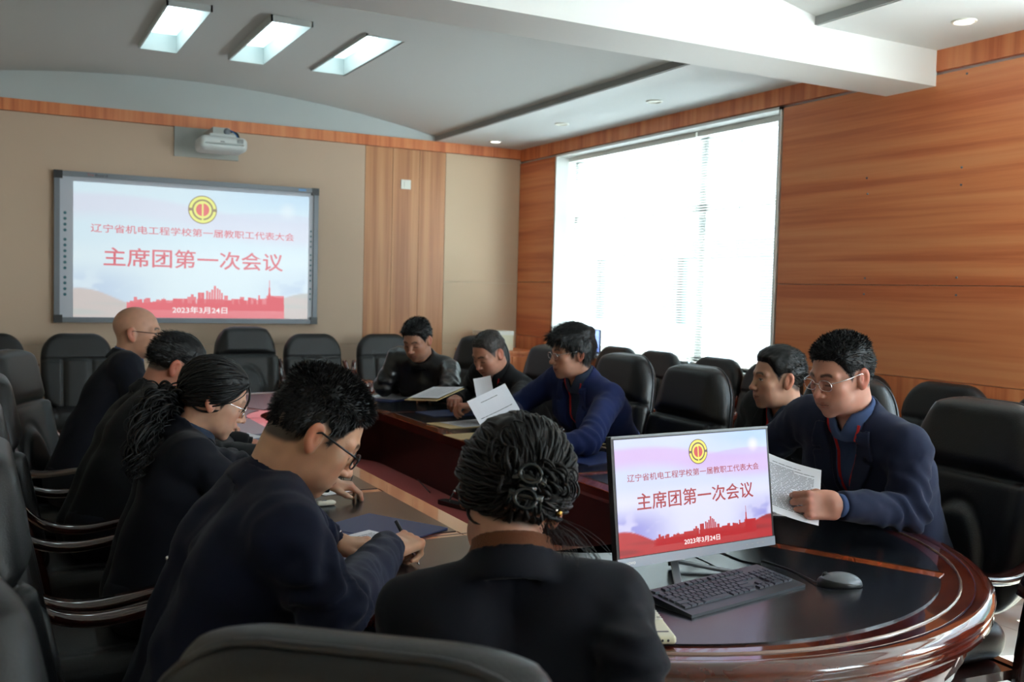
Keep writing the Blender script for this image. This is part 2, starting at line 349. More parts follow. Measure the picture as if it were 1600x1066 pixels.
# right wall with two window openings
W1, W2, WZ0, WZ1 = (5.2, 8.27), (-0.9, 2.72), 0.92, 2.80
bm = bmesh.new()
for y0, y1, z0, z1 in ((YB - .3, W2[0], -.1, 3.9), (W2[1], W1[0], -.1, 3.9), (W1[1], YF + .3, -.1, 3.9), (W2[0], W2[1], -.1, WZ0), (W1[0], W1[1], -.1, WZ0), (W2[0], W2[1], WZ1, 3.9), (W1[0], W1[1], WZ1, 3.9)):
    box(bm, XR + .03, XR + .32, y0, y1, z0, z1)
wall_right = struct('wall_right', bm, M['white_paint'])
def rpanel(y0, y1, z0, z1, m): return bx('panel', XR, XR + .028, y0 + .002, y1 - .002, z0 + .002, z1 - .002, m, wall_right, bevel=0.0025)
for y0, y1 in ((W2[1] + .02, 5.18), (8.29, YF)):
    for z0, z1 in ((1.02, 1.57), (1.57, 2.79)): rpanel(y0, y1, z0, z1, M['wood_horizontal'])
rpanel(YB, W2[0] - .02, 1.02, 2.79, M['wood_horizontal'])
for y0, y1 in ((YB, 0.5), (0.5, 2.6), (2.6, 5.2), (5.2, 7.0), (7.0, 8.29), (8.29, YF)):
    rpanel(y0, y1, 0.1, 0.915 if (y0 < 2.0 or 5.0 < y0 < 8.2) else 1.02, M['wood_vertical'])
bm = bmesh.new(); box(bm, XR - .004, XR + .03, YB, YF - .012, 2.81, 2.93); struct('trim_2', bm, M['wood_vertical'], bevel=0.002)
bm = bmesh.new(); box(bm, XR - .012, XR + .03, YB, YF - .012, 0, 0.1); struct('baseboard_right', bm, M['wood_vertical'], bevel=0.002)
for px, py in ((1351, 115), (1094, 530), (1376, 498), (1096, 577), (1374, 550), (1088, 828), (1361, 826), (1085, 875), (1359, 878)):
    x, y = (780 + px * .5253, py * .5253) if px != 1351 else (1511, 115)
    d = _ray(x, y); p = CC + d * (XR / d.x)
    bm = bmesh.new(); bmesh.ops.create_cone(bm, cap_ends=True, segments=10, radius1=.007, radius2=.005, depth=.006, matrix=Matrix.Translation(p - Vector((.002, 0, 0))) @ Matrix.Rotation(-PI / 2, 4, 'Y'))
    mesh_obj('screw', bm, M['frame_grey'], wall_right)

# ceiling: side soffits, vault with three light wells, beam
bm = bmesh.new(); box(bm, 3.9, XR + .05, YB, YF, ZC, 3.02); struct('ceiling_soffit_right', bm, M['ceiling_paint'])
bm = bmesh.new(); box(bm, XL, -0.9, YB, YF, ZC, 3.02); struct('ceiling_soffit_left', bm, M['ceiling_paint'])
for nm, a in (('step_shade_strip_right', 3.885), ('step_shade_strip_left', -0.9)):
    bm = bmesh.new(); box(bm, a, a + .015, YB, YF, ZC + .004, 3.04); struct(nm, bm, M['step_shade_grey'])  # strips over the soffit edges, the step's shade put into their colour
vz = lambda x: 3.235 - 0.045 * (x - 1.5) ** 2
LX = [(0.97, 1.25), (1.62, 1.90), (2.27, 2.55)]; LY = (6.47, 7.78)
xs = sorted(set([-0.9 + 4.8 * k / 30 for k in range(31)] + [a for t in LX for a in t])); ys = [YB, 0, 2, 3.9, 4.3, LY[0], LY[1], YF]
bm = bmesh.new(); gv = {}
for i, x in enumerate(xs):
    for j, y in enumerate(ys): gv[i, j] = bm.verts.new((x, y, vz(x)))
for i in range(len(xs) - 1):
    for j in range(len(ys) - 1):
        xm, ym = (xs[i] + xs[i + 1]) / 2, (ys[j] + ys[j + 1]) / 2
        if LY[0] < ym < LY[1] and any(a < xm < b for a, b in LX): continue
        bm.faces.new((gv[i, j], gv[i, j + 1], gv[i + 1, j + 1], gv[i + 1, j]))
vm = mat('vault_paint', lin(200, 201, 200), 0.75)
_n = vm.node_tree; _t = _n.nodes.new('ShaderNodeTexCoord'); _w = _n.nodes.new('ShaderNodeTexWave'); _w.bands_direction = 'Y'; _w.inputs['Scale'].default_value = 5; _b = _n.nodes.new('ShaderNodeBump'); _b.inputs['Strength'].default_value = .12; _b.inputs['Distance'].default_value = .003
_n.links.new(_t.outputs['Object'], _w.inputs['Vector']); _n.links.new(_w.outputs['Fac'], _b.inputs['Height']); _n.links.new(_b.outputs[0], _n.nodes['Principled BSDF'].inputs['Normal'])
struct('ceiling', bm, vm, smooth=True)
bm = bmesh.new(); box(bm, XL - .3, XR + .3, YB - .3, YF + .3, 3.75, 3.9); struct('ceiling_slab', bm, M['ceiling_paint'])
bm = bmesh.new(); box(bm, XL, XR, 3.94, 4.3, 2.725, 3.5); struct('ceiling_beam', bm, M['white_paint'])
for k, (a, b) in enumerate(LX):
    t = thing('ceiling_light', 'recessed rectangular ceiling light, ' + ('leftmost', 'middle', 'rightmost')[k] + ' of the three lit wells in the vault', 'light', ((a + b) / 2, sum(LY) / 2, 3.2), 0, 'recessed fluorescent lights in the vault')
    w, l = (b - a) / 2, (LY[1] - LY[0]) / 2
    for s in (0, 1, 2, 3):
        q = [(-w, -w + .012, -l, l), (w - .012, w, -l, l), (-w, w, -l, -l + .012), (-w, w, l - .012, l)][s]
        bx('side_panel', *q, -.01, .22, M['grey_paint'], t)
    bx('reflector', -w, w, -l, l, .20, .22, M['grey_paint'], t)
    # translucent acrylic sheet, brightest above the tube
    dm = M.get('diffuser')
    if dm is None:
        dm = M['diffuser'] = mat('diffuser', (.9, .95, .95, 1)); n = dm.node_tree; p = n.nodes['Principled BSDF']; tc = n.nodes.new('ShaderNodeTexCoord'); mp = n.nodes.new('ShaderNodeMapping'); mp.inputs['Scale'].default_value = (5.5, 1.3, 1)
        g = n.nodes.new('ShaderNodeTexGradient'); g.gradient_type = 'SPHERICAL'; r = n.nodes.new('ShaderNodeValToRGB')
        r.color_ramp.elements[0].color = (.20, .30, .31, 1); r.color_ramp.elements[1].color = (1.1, 1.4, 1.45, 1); r.color_ramp.elements[1].position = .7
        n.links.new(tc.outputs['Object'], mp.inputs[0]); n.links.new(mp.outputs[0], g.inputs[0]); n.links.new(g.outputs[1], r.inputs[0]); n.links.new(r.outputs[0], p.inputs['Emission Color']); p.inputs['Emission Strength'].default_value = 1.6
    bm = bmesh.new(); box(bm, -w + .012, w - .012, -l + .012, l - .012, .12, .126); mesh_obj('diffuser', bm, dm, t)
for k, (x, y, on) in enumerate(((4.37, 8.63, 1), (4.37, 7.37, 0), (4.42, 6.1, 0), (4.45, 3.46, 1), (4.42, 4.9, 0))):
    t = thing('downlight', 'round recessed downlight in the soffit, ' + ('nearest the far wall corner', 'second from the far wall', 'third from the far wall', 'nearest the camera beyond the beam end', 'just behind the beam')[k], 'light', (x, y, ZC), 0, 'downlights along the window side')
    bm = bmesh.new(); tube(bm, [(.055 * math.cos(a), .055 * math.sin(a), -.002) for a in [2 * PI * q / 24 for q in range(25)]], .008, 6); mesh_obj('trim_ring', bm, M['white_plastic'], t, smooth=True)
    bm = bmesh.new(); bmesh.ops.create_circle(bm, cap_ends=True, segments=24, radius=.05, matrix=Matrix.Translation((0, 0, -.002)) @ Matrix.Rotation(PI, 4, 'X')); mesh_obj('lamp', bm, M['downlight_glow'] if on else M['white_plastic'], t)

# windows
def window(n, y0, y1, blinds, mull):
    fr = bmesh.new()   # deep white reveal lining and casing
    for a, b, c, d in ((y0, y0 + .02, WZ0, WZ1), (y1 - .02, y1, WZ0, WZ1), (y0, y1, WZ1 - .02, WZ1)): box(fr, XR - .006, XR + .3, a, b, c, d)
    w = struct('window_%d' % n, fr, M['window_white'], bevel=.002)
    bx('window_sill', XR - .05, XR + .3, y0 - .01, y1 + .01, WZ0 - .03, WZ0, M['window_white'], w, bevel=.004)
    xf = XR + .22
    cuts = [y0 + .02] + mull + [y1 - .02]
    for a, b in zip(cuts, cuts[1:]):
        s = bmesh.new()
        for q in ((a, a + .05, WZ0, WZ1 - .02), (b - .05, b, WZ0, WZ1 - .02), (a, b, WZ0, WZ0 + .06), (a, b, WZ1 - .08, WZ1 - .02), (a, b, 2.15, 2.21)): box(s, xf, xf + .05, *q)
        sash = mesh_obj('window_sash', s, M['window_white'], w)
        bx('pane', xf + .02, xf + .026, a + .05, b - .05, WZ0 + .06, WZ1 - .08, M['window_glass'], sash)
        if blinds:
            x = XR + .15; sl = bmesh.new(); zt = WZ1 - .07; k = 0
            while zt - k * .021 > WZ0 + .03:
                z = zt - k * .021; k += 1; c, s2 = .0115 * math.cos(.3), -.0115 * math.sin(.3)
                v = [sl.verts.new(p) for p in ((x - c, a + .015, z - s2), (x + c, a + .015, z + s2), (x + c, b - .015, z + s2), (x - c, b - .015, z - s2))]; sl.faces.new(v)
            bl = thing('venetian_blind', 'white slatted blind lowered over the %s half of the window' % ('near' if a < 6 else 'far'), 'blind', (0, 0, 0), 0, 'venetian blinds in the window')
            o = mesh_obj('slat', sl, M['blind'], bl); o['kind'] = 'stuff'
            bx('head_rail', x - .02, x + .02, a + .01, b - .01, WZ1 - .06, WZ1 - .022, M['window_white'], bl, bevel=.003)
            bx('bottom_rail', x - .014, x + .014, a + .012, b - .012, WZ0 + .005, WZ0 + .022, M['window_white'], bl, bevel=.003)
            for q in (.12, .5, .88):
                y = a + (b - a) * q; cb = bmesh.new(); tube(cb, [(x - .013, y, WZ1 - .06), (x - .013, y, WZ0 + .02)], .0022, 5); mesh_obj('cord', cb, M['window_white'], bl)
    return w
window(1, W1[0], W1[1], True, [6.29])
window(2, W2[0], W2[1], False, [0.3, 1.5])
# enclosed balcony front seen through the blinds
fb = thing('balcony_front', 'pale building front with greenish windows seen through the blinds', 'building', (9.5, 0, 0))
bx('wall', 0, .3, -2, 28, -1, 1.0, M['facade'], fb); bx('lintel', -.06, .3, -2, 28, 2.05, 2.30, M['facade_band'], fb); bx('upper_wall', 0, .3, -2, 28, 2.30, 5.2, M['facade'], fb)
for k in range(13):
    y = -1.5 + k * 2.3; bx('pier', -.04, .28, y, y + .45, 1.0, 2.05, M['facade_band'], fb); bx('window', .06, .1, y + .45, y + 2.3, 1.0, 2.05, M['facade_glass'], fb)

# ================================================================== FAR WALL THINGS
def paint_slide(nx, ny, wash):
    u, v = np.meshgrid(np.linspace(0, 1, nx), np.linspace(0, 1, ny)); u = u.ravel(); v = v.ravel()
    nz = lambda su, sv, o: vnoise(np.stack([u * su + o, v * sv + o, np.full_like(u, o)], 1))
    L = lambda a, b, t: a * (1 - t[:, None]) + np.array(b) * t[:, None]
    S = lambda r, g, b: np.array(lin(r, g, b)[:3])
    c = np.tile(S(196, 206, 238), (len(u), 1))
    c = L(c, S(150, 180, 240), sstep(v, .75, 1.0) * sstep(u, .35, .95))
    c = L(c, S(206, 170, 222), sstep(v - .82 - .05 * np.sin(u * 5 + .5) + .1 * u, -.16, -.02) * (1 - sstep(v - .90 - .03 * np.sin(u * 6) + .12 * u, -.01, .04)) * .8)
    c = L(c, S(190, 160, 220), (sstep(v - .76 - .05 * np.sin(u * 4.4 - 2.2), -.14, .0) * (1 - sstep(v - .79 - .05 * np.sin(u * 4.4 - 2.2), 0, .012))) * sstep(u, .3, .8) * .7)
    c = L(c, S(214, 216, 240), (1 - sstep(v, .45, .62)) * .9)
    cl = sstep(.5 + .5 * nz(14, 12, 3) + .35 * nz(34, 30, 8), .35, .75)
    side = np.maximum(1 - sstep(u, .08, .42), sstep(u, .68, .98)); low = 1 - sstep(v, .22, .46)
    c = L(c, S(120, 118, 208), side * low * .8); c = L(c, S(222, 220, 244), side * low * cl * .7)
    ribL = .145 * np.exp(-((u) / .22) ** 2) + .05 * (1 - u) + .01 * np.sin(u * 18); ribR = .10 * sstep(u, .6, 1.0) + .02 * np.sin(u * 14)
    red = np.maximum(1 - sstep(v - ribL - .02, -.006, .006), 1 - sstep(v - ribR - .09 * sstep(u, .2, .5), -.006, .006))
    c = L(c, S(176, 24, 34), red); c = L(c, S(120, 8, 22), red * sstep(nz(3, 22, 5) + .4 * np.sin(v * 60 + u * 9), .1, .8) * .7)
    st = np.sqrt(((u - .9) * 1.78) ** 2 + (v - .87) ** 2); c = L(c, S(240, 226, 246), (1 - sstep(st, .01, .09)) * .6)
    if wash is not None: c = c * (1 - wash[0]) + np.array(wash[1]) * wash[0]
    return c
def emblem_parts(bm_y, bm_d, bm_r, T, R):
    def ring(bm, r0, r1, z, a0=0, a1=2 * PI, n=48):
        vs = [[bm.verts.new(T @ Vector((r * math.cos(a), r * math.sin(a), z))) for r in (r0, r1)] for a in [a0 + (a1 - a0) * k / n for k in range(n + 1)]]
        for p, q in zip(vs, vs[1:]): bm.faces.new((p[0], p[1], q[1], q[0]))
    def rect(bm, x0, x1, y0, y1, z): bm.faces.new([bm.verts.new(T @ Vector(p)) for p in ((x0, y0, z), (x1, y0, z), (x1, y1, z), (x0, y1, z))])
    z = R * .004
    ring(bm_d, 0, R, 0); ring(bm_y, R * .74, R * .93, z, .12, PI - .12); ring(bm_y, R * .74, R * .93, z, PI + .12, 2 * PI - .12)
    ring(bm_y, R * .02, R * .62, z); ring(bm_r, R * .02, R * .46, 2 * z); rect(bm_y, -R * .055, R * .055, -R * .74, R * .5, 3 * z); rect(bm_y, -R * .2, R * .055, R * .40, R * .5, 3.1 * z)
def slide(parent, origin, right, up, W, H, estr, wash, tcol):
    T = face_T(origin, right, up); n = T.to_3x3() @ Vector((0, 0, 1)); e = W * .0012
    nx, ny = 160, 90; c = paint_slide(nx, ny, wash); u, v = np.meshgrid(np.linspace(0, W, nx), np.linspace(0, H, ny))
    P3 = np.stack([u.ravel(), v.ravel(), np.zeros(u.size)], 1) @ np.array(T.to_3x3()).T + np.array(T.translation)
    I = np.arange(nx * ny).reshape(ny, nx); F = np.stack([I[:-1, :-1], I[:-1, 1:], I[1:, 1:], I[1:, :-1]], -1).reshape(-1, 4)
    sp = np_mesh('screen_picture', P3, F, paint_mat('slide_paint', .3, emission=estr), parent, paint=np.concatenate([c, np.ones((len(c), 1))], 1))
    em = lambda nm, col: mat(nm, (.02, .02, .02, 1), .3, emit=col, estr=estr)
    mr, mdk, my, mw, mred = em('slide_red', tcol['red']), em('slide_dark', tcol['dark']), em('slide_gold', tcol['gold']), em('slide_white', tcol['white']), em('slide_core', tcol['core'])
    At = lambda x, y, z=e: T @ Matrix.Translation((x * W, y * H, z))
    text_obj('lettering', '辽宁省机电工程学校第一届教职工代表大会', mr, At(.5, .665), width=W * .865, height=W * .036, parent=sp, bold=.008)
    text_obj('lettering', '主席团第一次会议', mr, At(.5, .455), width=W * .765, height=W * .082, parent=sp, bold=.012)
    bs = bmesh.new(); rnd = random.Random(5); base = -.002
    def rc(x0, x1, y1, y0=.06): bs.faces.new([bs.verts.new(At(*p, e * .6).translation) for p in ((x0, y0), (x1, y0), (x1, y1), (x0, y1))])
    for x0, x1, h in ((.21, .235, .085), (.235, .26, .095), (.26, .30, .115), (.30, .33, .12), (.33, .345, .14), (.345, .40, .135), (.40, .46, .15), (.46, .475, .165), (.475, .487, .185), (.487, .498, .165), (.505, .512, .20), (.525, .532, .20), (.505, .532, .20), (.54, .549, .215), (.551, .56, .205), (.562, .571, .225), (.573, .583, .255), (.586, .594, .235), (.596, .603, .225), (.605, .613, .2), (.5, .62, .15), (.62, .65, .14), (.65, .70, .155), (.70, .73, .145), (.73, .75, .165), (.75, .77, .15), (.77, .80, .16), (.80, .83, .165), (.83, .888, .17), (.840, .888, .185), (.212, .214, .12), (.285, .288, .15), (.36, .362, .155), (.8195, .8225, .31), (.817, .825, .25), (.815, .827, .20)): rc(x0, x1, h)
    for k in range(44): x = .22 + rnd.random() * .64; rc(x, x + .008 + rnd.random() * .012, .11 + rnd.random() * .05 + .03 * (x > .6))
    rc(.21, .89, .115, .0); mesh_obj('skyline', bs, em('slide_skyline', tcol['sky']), sp)
    text_obj('lettering', '2023年3月24日', mw, At(.515, .062, e * 1.6), width=W * .235, height=W * .03, parent=sp, bold=.01)
    by, bd, br = bmesh.new(), bmesh.new(), bmesh.new(); emblem_parts(by, bd, br, At(.522, .845), W * .062)
    mesh_obj('emblem', bd, mdk, sp); mesh_obj('emblem_rings', by, my, sp); mesh_obj('emblem_core', br, mred, sp)
    return sp
# interactive whiteboard
wb = thing('whiteboard', 'interactive whiteboard with grey frame showing the projected red and white slide', 'whiteboard', (0, 0, 0))
X0, X1, Z0, Z1 = .47, 2.70, 1.12, 2.375; yb = YF - .05
bx('panel', X0 + .03, X1 - .03, yb + .012, YF - .001, Z0 + .03, Z1 - .03, M['board_white'], wb)
for nm, q in (('frame_rail', (X0 + .04, X1 - .04, Z1 - .042, Z1)), ('frame_rail', (X0 + .04, X1 - .04, Z0, Z0 + .042)), ('frame_rail', (X0, X0 + .042, Z0 + .05, Z1 - .05)), ('frame_rail', (X1 - .042, X1, Z0 + .05, Z1 - .05))):
    bx(nm, q[0], q[1], yb - .012, YF - .001, q[2], q[3], M['frame_grey'], wb, bevel=.006)
for x in (X0, X1 - .06):
    for z in (Z0, Z1 - .06): bx('corner_cap', x - .003, x + .063, yb - .016, YF - .001, z - .003, z + .063, M['black_plastic'], wb, bevel=.008)
text_obj('lettering', 'Tru', mat('logo_red', lin(170, 50, 40), .4), face_T((.745, yb - .0135, Z1 - .02), (1, 0, 0), (0, 0, 1)), height=.02, width=.05, parent=wb)
text_obj('lettering', 'Board', M['black_plastic'], face_T((.83, yb - .0135, Z1 - .021), (1, 0, 0), (0, 0, 1)), height=.02, width=.095, parent=wb)
bx('sticker', X1 - .19, X1 - .12, yb - .0135, yb - .012, Z1 - .03, Z1 - .012, mat('sticker_blue', lin(90, 150, 200), .4), wb)
im = mat('icon_teal', lin(60, 110, 120), .5)
for k, z in enumerate([2.03 - .0475 * q - (.0 if q < 4 else .03) - (.03 if q > 9 else 0) for q in range(14)]):
    bm = bmesh.new(); bmesh.ops.create_cone(bm, cap_ends=True, segments=14, radius1=.013, radius2=.012, depth=.003, matrix=Matrix.Translation((.553, yb + .0105, z)) @ Matrix.Rotation(PI / 2, 4, 'X')); mesh_obj('button', bm, im, wb)
    if k < 13: bm = bmesh.new(); bmesh.ops.create_cone(bm, cap_ends=True, segments=14, radius1=.009, radius2=.008, depth=.003, matrix=Matrix.Translation((2.638, yb + .0105, z - .05)) @ Matrix.Rotation(PI / 2, 4, 'X')); mesh_obj('button', bm, im, wb)
pj = lambda r, g, b: lin(r, g, b)
slide(wb, (.615, yb + .009, 1.165), (1, 0, 0), (0, 0, 1), 2.0, 1.13, 0.36, (.56, (.74, .97, .93)), dict(red=pj(218, 112, 124), dark=pj(150, 130, 100), gold=pj(235, 240, 130), white=pj(250, 250, 250), core=pj(225, 110, 110), sky=pj(228, 122, 130)))
# projector on its wall plate
pr = thing('projector', 'grey white short throw projector on a wall bracket above the whiteboard', 'projector', (0, 0, 0))
bx('wall_plate', 1.42, 1.97, YF - .02, YF - .001, 2.575, 2.83, M['plate_grey'], pr, bevel=.006)
bx('arm', 1.66, 1.80, YF - .46, YF - .02, 2.735, 2.79, M['plate_grey'], pr, bevel=.008)
T = Matrix.Translation((1.735, YF - .42, 2.645))
def fproj(p):
    d = s_box(p, (0, 0, 0), (.195, .15, .062), .045); d = smax(d, -s_box(p, (0, -.15, -.005), (.16, .02, .004), .002), .006)
    return smin(d, s_box(p, (0, .02, .07), (.11, .10, .02), .012), .01)
v, f = nets(fproj, (-.23, -.2, -.09), (.23, .2, .12), .007); np_mesh('housing', v + np.array(T.translation), f, M['projector_white'], pr)
bm = bmesh.new(); bmesh.ops.create_uvsphere(bm, u_segments=16, v_segments=10, radius=.035, matrix=T @ Matrix.Translation((.04, -.02, .115))); mesh_obj('ball_joint', bm, M['grey_plastic'], pr, smooth=True)
for k in range(5): bx('vent', 1.735 + .10, 1.735 + .155, YF - .5715, YF - .569, 2.665 + k * .007 - .01, 2.668 + k * .007 - .01, M['dark_plastic'], pr)
bx('port_panel', 1.70, 1.735, YF - .5715, YF - .569, 2.655, 2.662, M['dark_plastic'], pr)
for k in range(3):
    bm = bmesh.new(); tube(bm, spline([(1.72 + .03 * k, YF - .32, 2.73), (1.80 + .02 * k, YF - .3, 2.80 - .01 * k), (1.87 + .01 * k, YF - .33, 2.77), (1.90, YF - .4, 2.69)]), .006, 6); mesh_obj('cable', bm, M['black_plastic'] if k else mat('cable_blue', lin(60, 110, 170), .5), pr, smooth=True)
sw = thing('wall_switch', 'small cream wall switch plate on the wooden panel right of the whiteboard', 'switch', (3.585, YF, 2.485))
bx('plate', -.05, .05, -.012, 0, -.045, .045, M['white_plastic'], sw, bevel=.004); bx('rocker', -.02, .02, -.016, -.01, -.025, .025, M['white_plastic'], sw, bevel=.002)

# ================================================================== TABLE
TX, TY0, TY1, TR, TZ = 1.66, 2.37, 5.63, .99, .75
IX, IY0, IY1 = .345, 2.66, 5.34
def stadium(cx, y0, y1, r, n=40):
    return [(cx + r * math.cos(a), y0 + r * math.sin(a)) for a in [PI + PI * k / n for k in range(n + 1)]] + [(cx + r * math.cos(a), y1 + r * math.sin(a)) for a in [PI * k / n for k in range(n + 1)]]
def band(name, ro, ri, prof, m, parent, yo=(TY0, TY1), smooth=True):
    """closed loops around a stadium following prof [(outset, z)] (relative to ro)"""
    bm = bmesh.new(); loops = []
    for off, z in prof: loops.append([bm.verts.new((x, y, z)) for x, y in stadium(TX, yo[0], yo[1], ro + off)])
    for a, b in zip(loops, loops[1:]):
        for k in range(len(a)): q = (k + 1) % len(a); bm.faces.new((a[k], a[q], b[q], b[k]))
    return mesh_obj(name, bm, m, parent, smooth=smooth)
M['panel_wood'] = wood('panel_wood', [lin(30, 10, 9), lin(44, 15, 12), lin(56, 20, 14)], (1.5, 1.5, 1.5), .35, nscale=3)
tbl = thing('conference_table', 'large oval dark red wood conference table with black leather writing pads and open centre', 'table', (0, 0, 0))
# wooden top between outer stadium and inner opening (radial strips), slightly below the pads
def top_ring(name, ro, ri, z0, z1, m):
    bm = bmesh.new(); n = 40; A = stadium(TX, TY0, TY1, ro, n); B = stadium(TX, IY0, IY1, ri, n)
    rr = [[bm.verts.new((p[0], p[1], z)) for p in L] for L, z in ((A, z1), (B, z1), (B, z0), (A, z0))]
    for i in range(4):
        a, b = rr[i], rr[(i + 1) % 4]
        for k in range(len(a)): q = (k + 1) % len(a); bm.faces.new((a[k], a[q], b[q], b[k]))
    return mesh_obj(name, bm, m, tbl)
top_ring('table_top', .955, IX, .705, TZ - .003, M['table_wood'])
band('rim', .945, 0, [(-.005, TZ - .004), (.0, TZ - .001), (.012, TZ + .001), (.03, TZ - .001), (.045, TZ - .012), (.047, TZ - .026), (.04, TZ - .034), (.042, TZ - .04), (.044, TZ - .06), (.034, TZ - .068), (.0, TZ - .068)], M['table_wood'], tbl)
band('rim_line', .905, 0, [(0, TZ - .003), (.002, TZ + .0012), (.006, TZ + .0012), (.008, TZ - .003)], mat('rim_line', lin(150, 120, 105), .2, coat=1), tbl)
band('apron', .915, 0, [(0, .69), (.012, .685), (.018, .66), (.018, .60), (.006, .59), (0, .56), (-.03, .545)], M['table_wood'], tbl)
band('pedestal', .62, 0, [(.0, .70), (.0, .5), (.03, .12), (.05, .1), (.05, 0)], M['table_wood'], tbl, (2.5, 5.5))
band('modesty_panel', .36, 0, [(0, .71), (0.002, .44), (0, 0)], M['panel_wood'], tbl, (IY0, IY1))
bm = bmesh.new(); a = [bm.verts.new((x, y, .45)) for x, y in stadium(TX, IY0, IY1, .36)]; bm.faces.new(a); b2 = bmesh.ops.extrude_face_region(bm, geom=bm.faces[:]); bmesh.ops.translate(bm, vec=(0, 0, -.02), verts=[q for q in b2['geom'] if isinstance(q, bmesh.types.BMVert)]); mesh_obj('centre_shelf', bm, M['red_felt'], tbl)
# leather pads cut by wooden bands
ro, ri, g = .862, IX + .075, .029
YS = [2.62, 3.30, 3.98, 4.66, 5.34]
def pad(pts): bm = bmesh.new(); prism(bm, pts, TZ - .006, TZ + .0015); return mesh_obj('writing_pad', bm, M['table_leather'], tbl, bevel=.0012)
for s in (-1, 1):
    for y0, y1 in zip(YS, YS[1:]):
        x0, x1 = sorted((TX + s * ri, TX + s * ro)); pad([(x0, y0 + g), (x1, y0 + g), (x1, y1 - g), (x0, y1 - g)])
def endpads(cy_o, cy_i, sg):
    angs = [0, 48, 132, 180]
    for a0, a1 in zip(angs, angs[1:]):
        A0, A1 = math.radians(a0), math.radians(a1); o, i_ = [], []
        for k in range(25):
            a = A0 + (A1 - A0) * k / 24
            o.append(Vector((ro * math.cos(a), -sg * (ro * math.sin(a))))); i_.append(Vector((ri * math.cos(a), -sg * ri * math.sin(a))))
        O = [Vector((TX + p.x, cy_o + p.y)) for p in o]; I = [Vector((TX + p.x, cy_i + p.y)) for p in i_]
        d0 = (I[1] - I[0]).normalized() * g; d1 = (I[-2] - I[-1]).normalized() * g
        if a0 == 0: O = [Vector((TX + ro, YS[0] - g if sg > 0 else YS[-1] + g))] + O; I = [Vector((TX + ri, YS[0] - g if sg > 0 else YS[-1] + g))] + [p for p in I if (p.y < YS[0] - g if sg > 0 else p.y > YS[-1] + g)]
        else:
            t = (O[0] - I[0]).normalized(); nrm = Vector((-t.y, t.x)); nrm *= g * (1 if nrm.dot(O[3] - O[0]) > 0 else -1); O[0] += nrm; I[0] += nrm
        if a1 == 180: O = O + [Vector((TX - ro, YS[0] - g if sg > 0 else YS[-1] + g))]; I = [p for p in I if (p.y < YS[0] - g if sg > 0 else p.y > YS[-1] + g)] + [Vector((TX - ri, YS[0] - g if sg > 0 else YS[-1] + g))]
        else:
            t = (O[-1] - I[-1]).normalized(); nrm = Vector((-t.y, t.x)); nrm *= g * (1 if nrm.dot(O[-4] - O[-1]) > 0 else -1); O[-1] += nrm; I[-1] += nrm
        pad([tuple(p) for p in O] + [tuple(p) for p in I[::-1]])
endpads(TY0, IY0, 1); endpads(TY1, IY1, -1)
# lighter inlay strips: around the opening and between the pads
def strip(pts): bm = bmesh.new(); prism(bm, pts, TZ - .006, TZ - .0005); return mesh_obj('inlay_strip', bm, M['table_inlay'], tbl)
for s in (-1, 1):
    for y in YS: x0, x1 = sorted((TX + s * (ri - .005), TX + s * (ro + .002))); strip([(x0, y - g - .001), (x1, y - g - .001), (x1, y + g + .001), (x0, y + g + .001)])
    x0, x1 = sorted((TX + s * (IX + .001), TX + s * (ri + .001))); strip([(x0, IY0), (x1, IY0), (x1, IY1), (x0, IY1)])
for cy_o, cy_i, sg in ((TY0, IY0, 1), (TY1, IY1, -1)):
    for dg_ in (48, 132):
        a = math.radians(dg_); O = Vector((TX + (ro + .002) * math.cos(a), cy_o - sg * (ro + .002) * math.sin(a))); I = Vector((TX + ri * math.cos(a), cy_i - sg * ri * math.sin(a))); t = (O - I).normalized(); n = Vector((-t.y, t.x)) * (g + .001)
        strip([tuple(I + n), tuple(O + n), tuple(O - n), tuple(I - n)][::-1])
    o = [(TX + (ri + .001) * math.cos(a), cy_i - sg * (ri + .001) * math.sin(a)) for a in [PI * k / 24 for k in range(25)]]; i_ = [(TX + (IX + .001) * math.cos(a), cy_i - sg * (IX + .001) * math.sin(a)) for a in [PI * k / 24 for k in range(25)]]
    bm = bmesh.new()
    for k in range(24):
        q = [o[k], o[k + 1], i_[k + 1], i_[k]]; bm.faces.new([bm.verts.new((p[0], p[1], TZ - .0005)) for p in q])
    mesh_obj('inlay_strip', bm, M['table_inlay'], tbl)
# section joints
for y in (2.62, 5.34):
    for s in (-1, 1): x0, x1 = sorted((TX + s * IX, TX + s * .94)); bx('joint', x0, x1, y - .001, y + .001, TZ - .004, TZ + .0004, M['black_plastic'], tbl)

# ================================================================== CHAIRS
def cushion_mesh(name, f, lo, hi, h, m):
    v, q = nets(f, lo, hi, h); me_o = np_mesh(name, v, q, m); me = me_o.data; bpy.data.objects.remove(me_o); return me
def s_slab(q, zc, hy, hz, rc, hx, re):
    a = np.abs(q[:, 1]) - (hy - rc); b = np.abs(q[:, 2] - zc) - (hz - rc); lowr = np.where(q[:, 2] < zc, 1, 1)
    d2 = np.sqrt(np.maximum(a, 0) ** 2 + np.maximum(b, 0) ** 2) + np.minimum(np.maximum(a, b), 0) - rc + re; dx = np.abs(q[:, 0]) - hx + re
    return np.sqrt(np.maximum(d2, 0) ** 2 + np.maximum(dx, 0) ** 2) + np.minimum(np.maximum(d2, dx), 0) - re
def Ry(a): c, s = math.cos(a), math.sin(a); return ((c, 0, s), (0, 1, 0), (-s, 0, c))
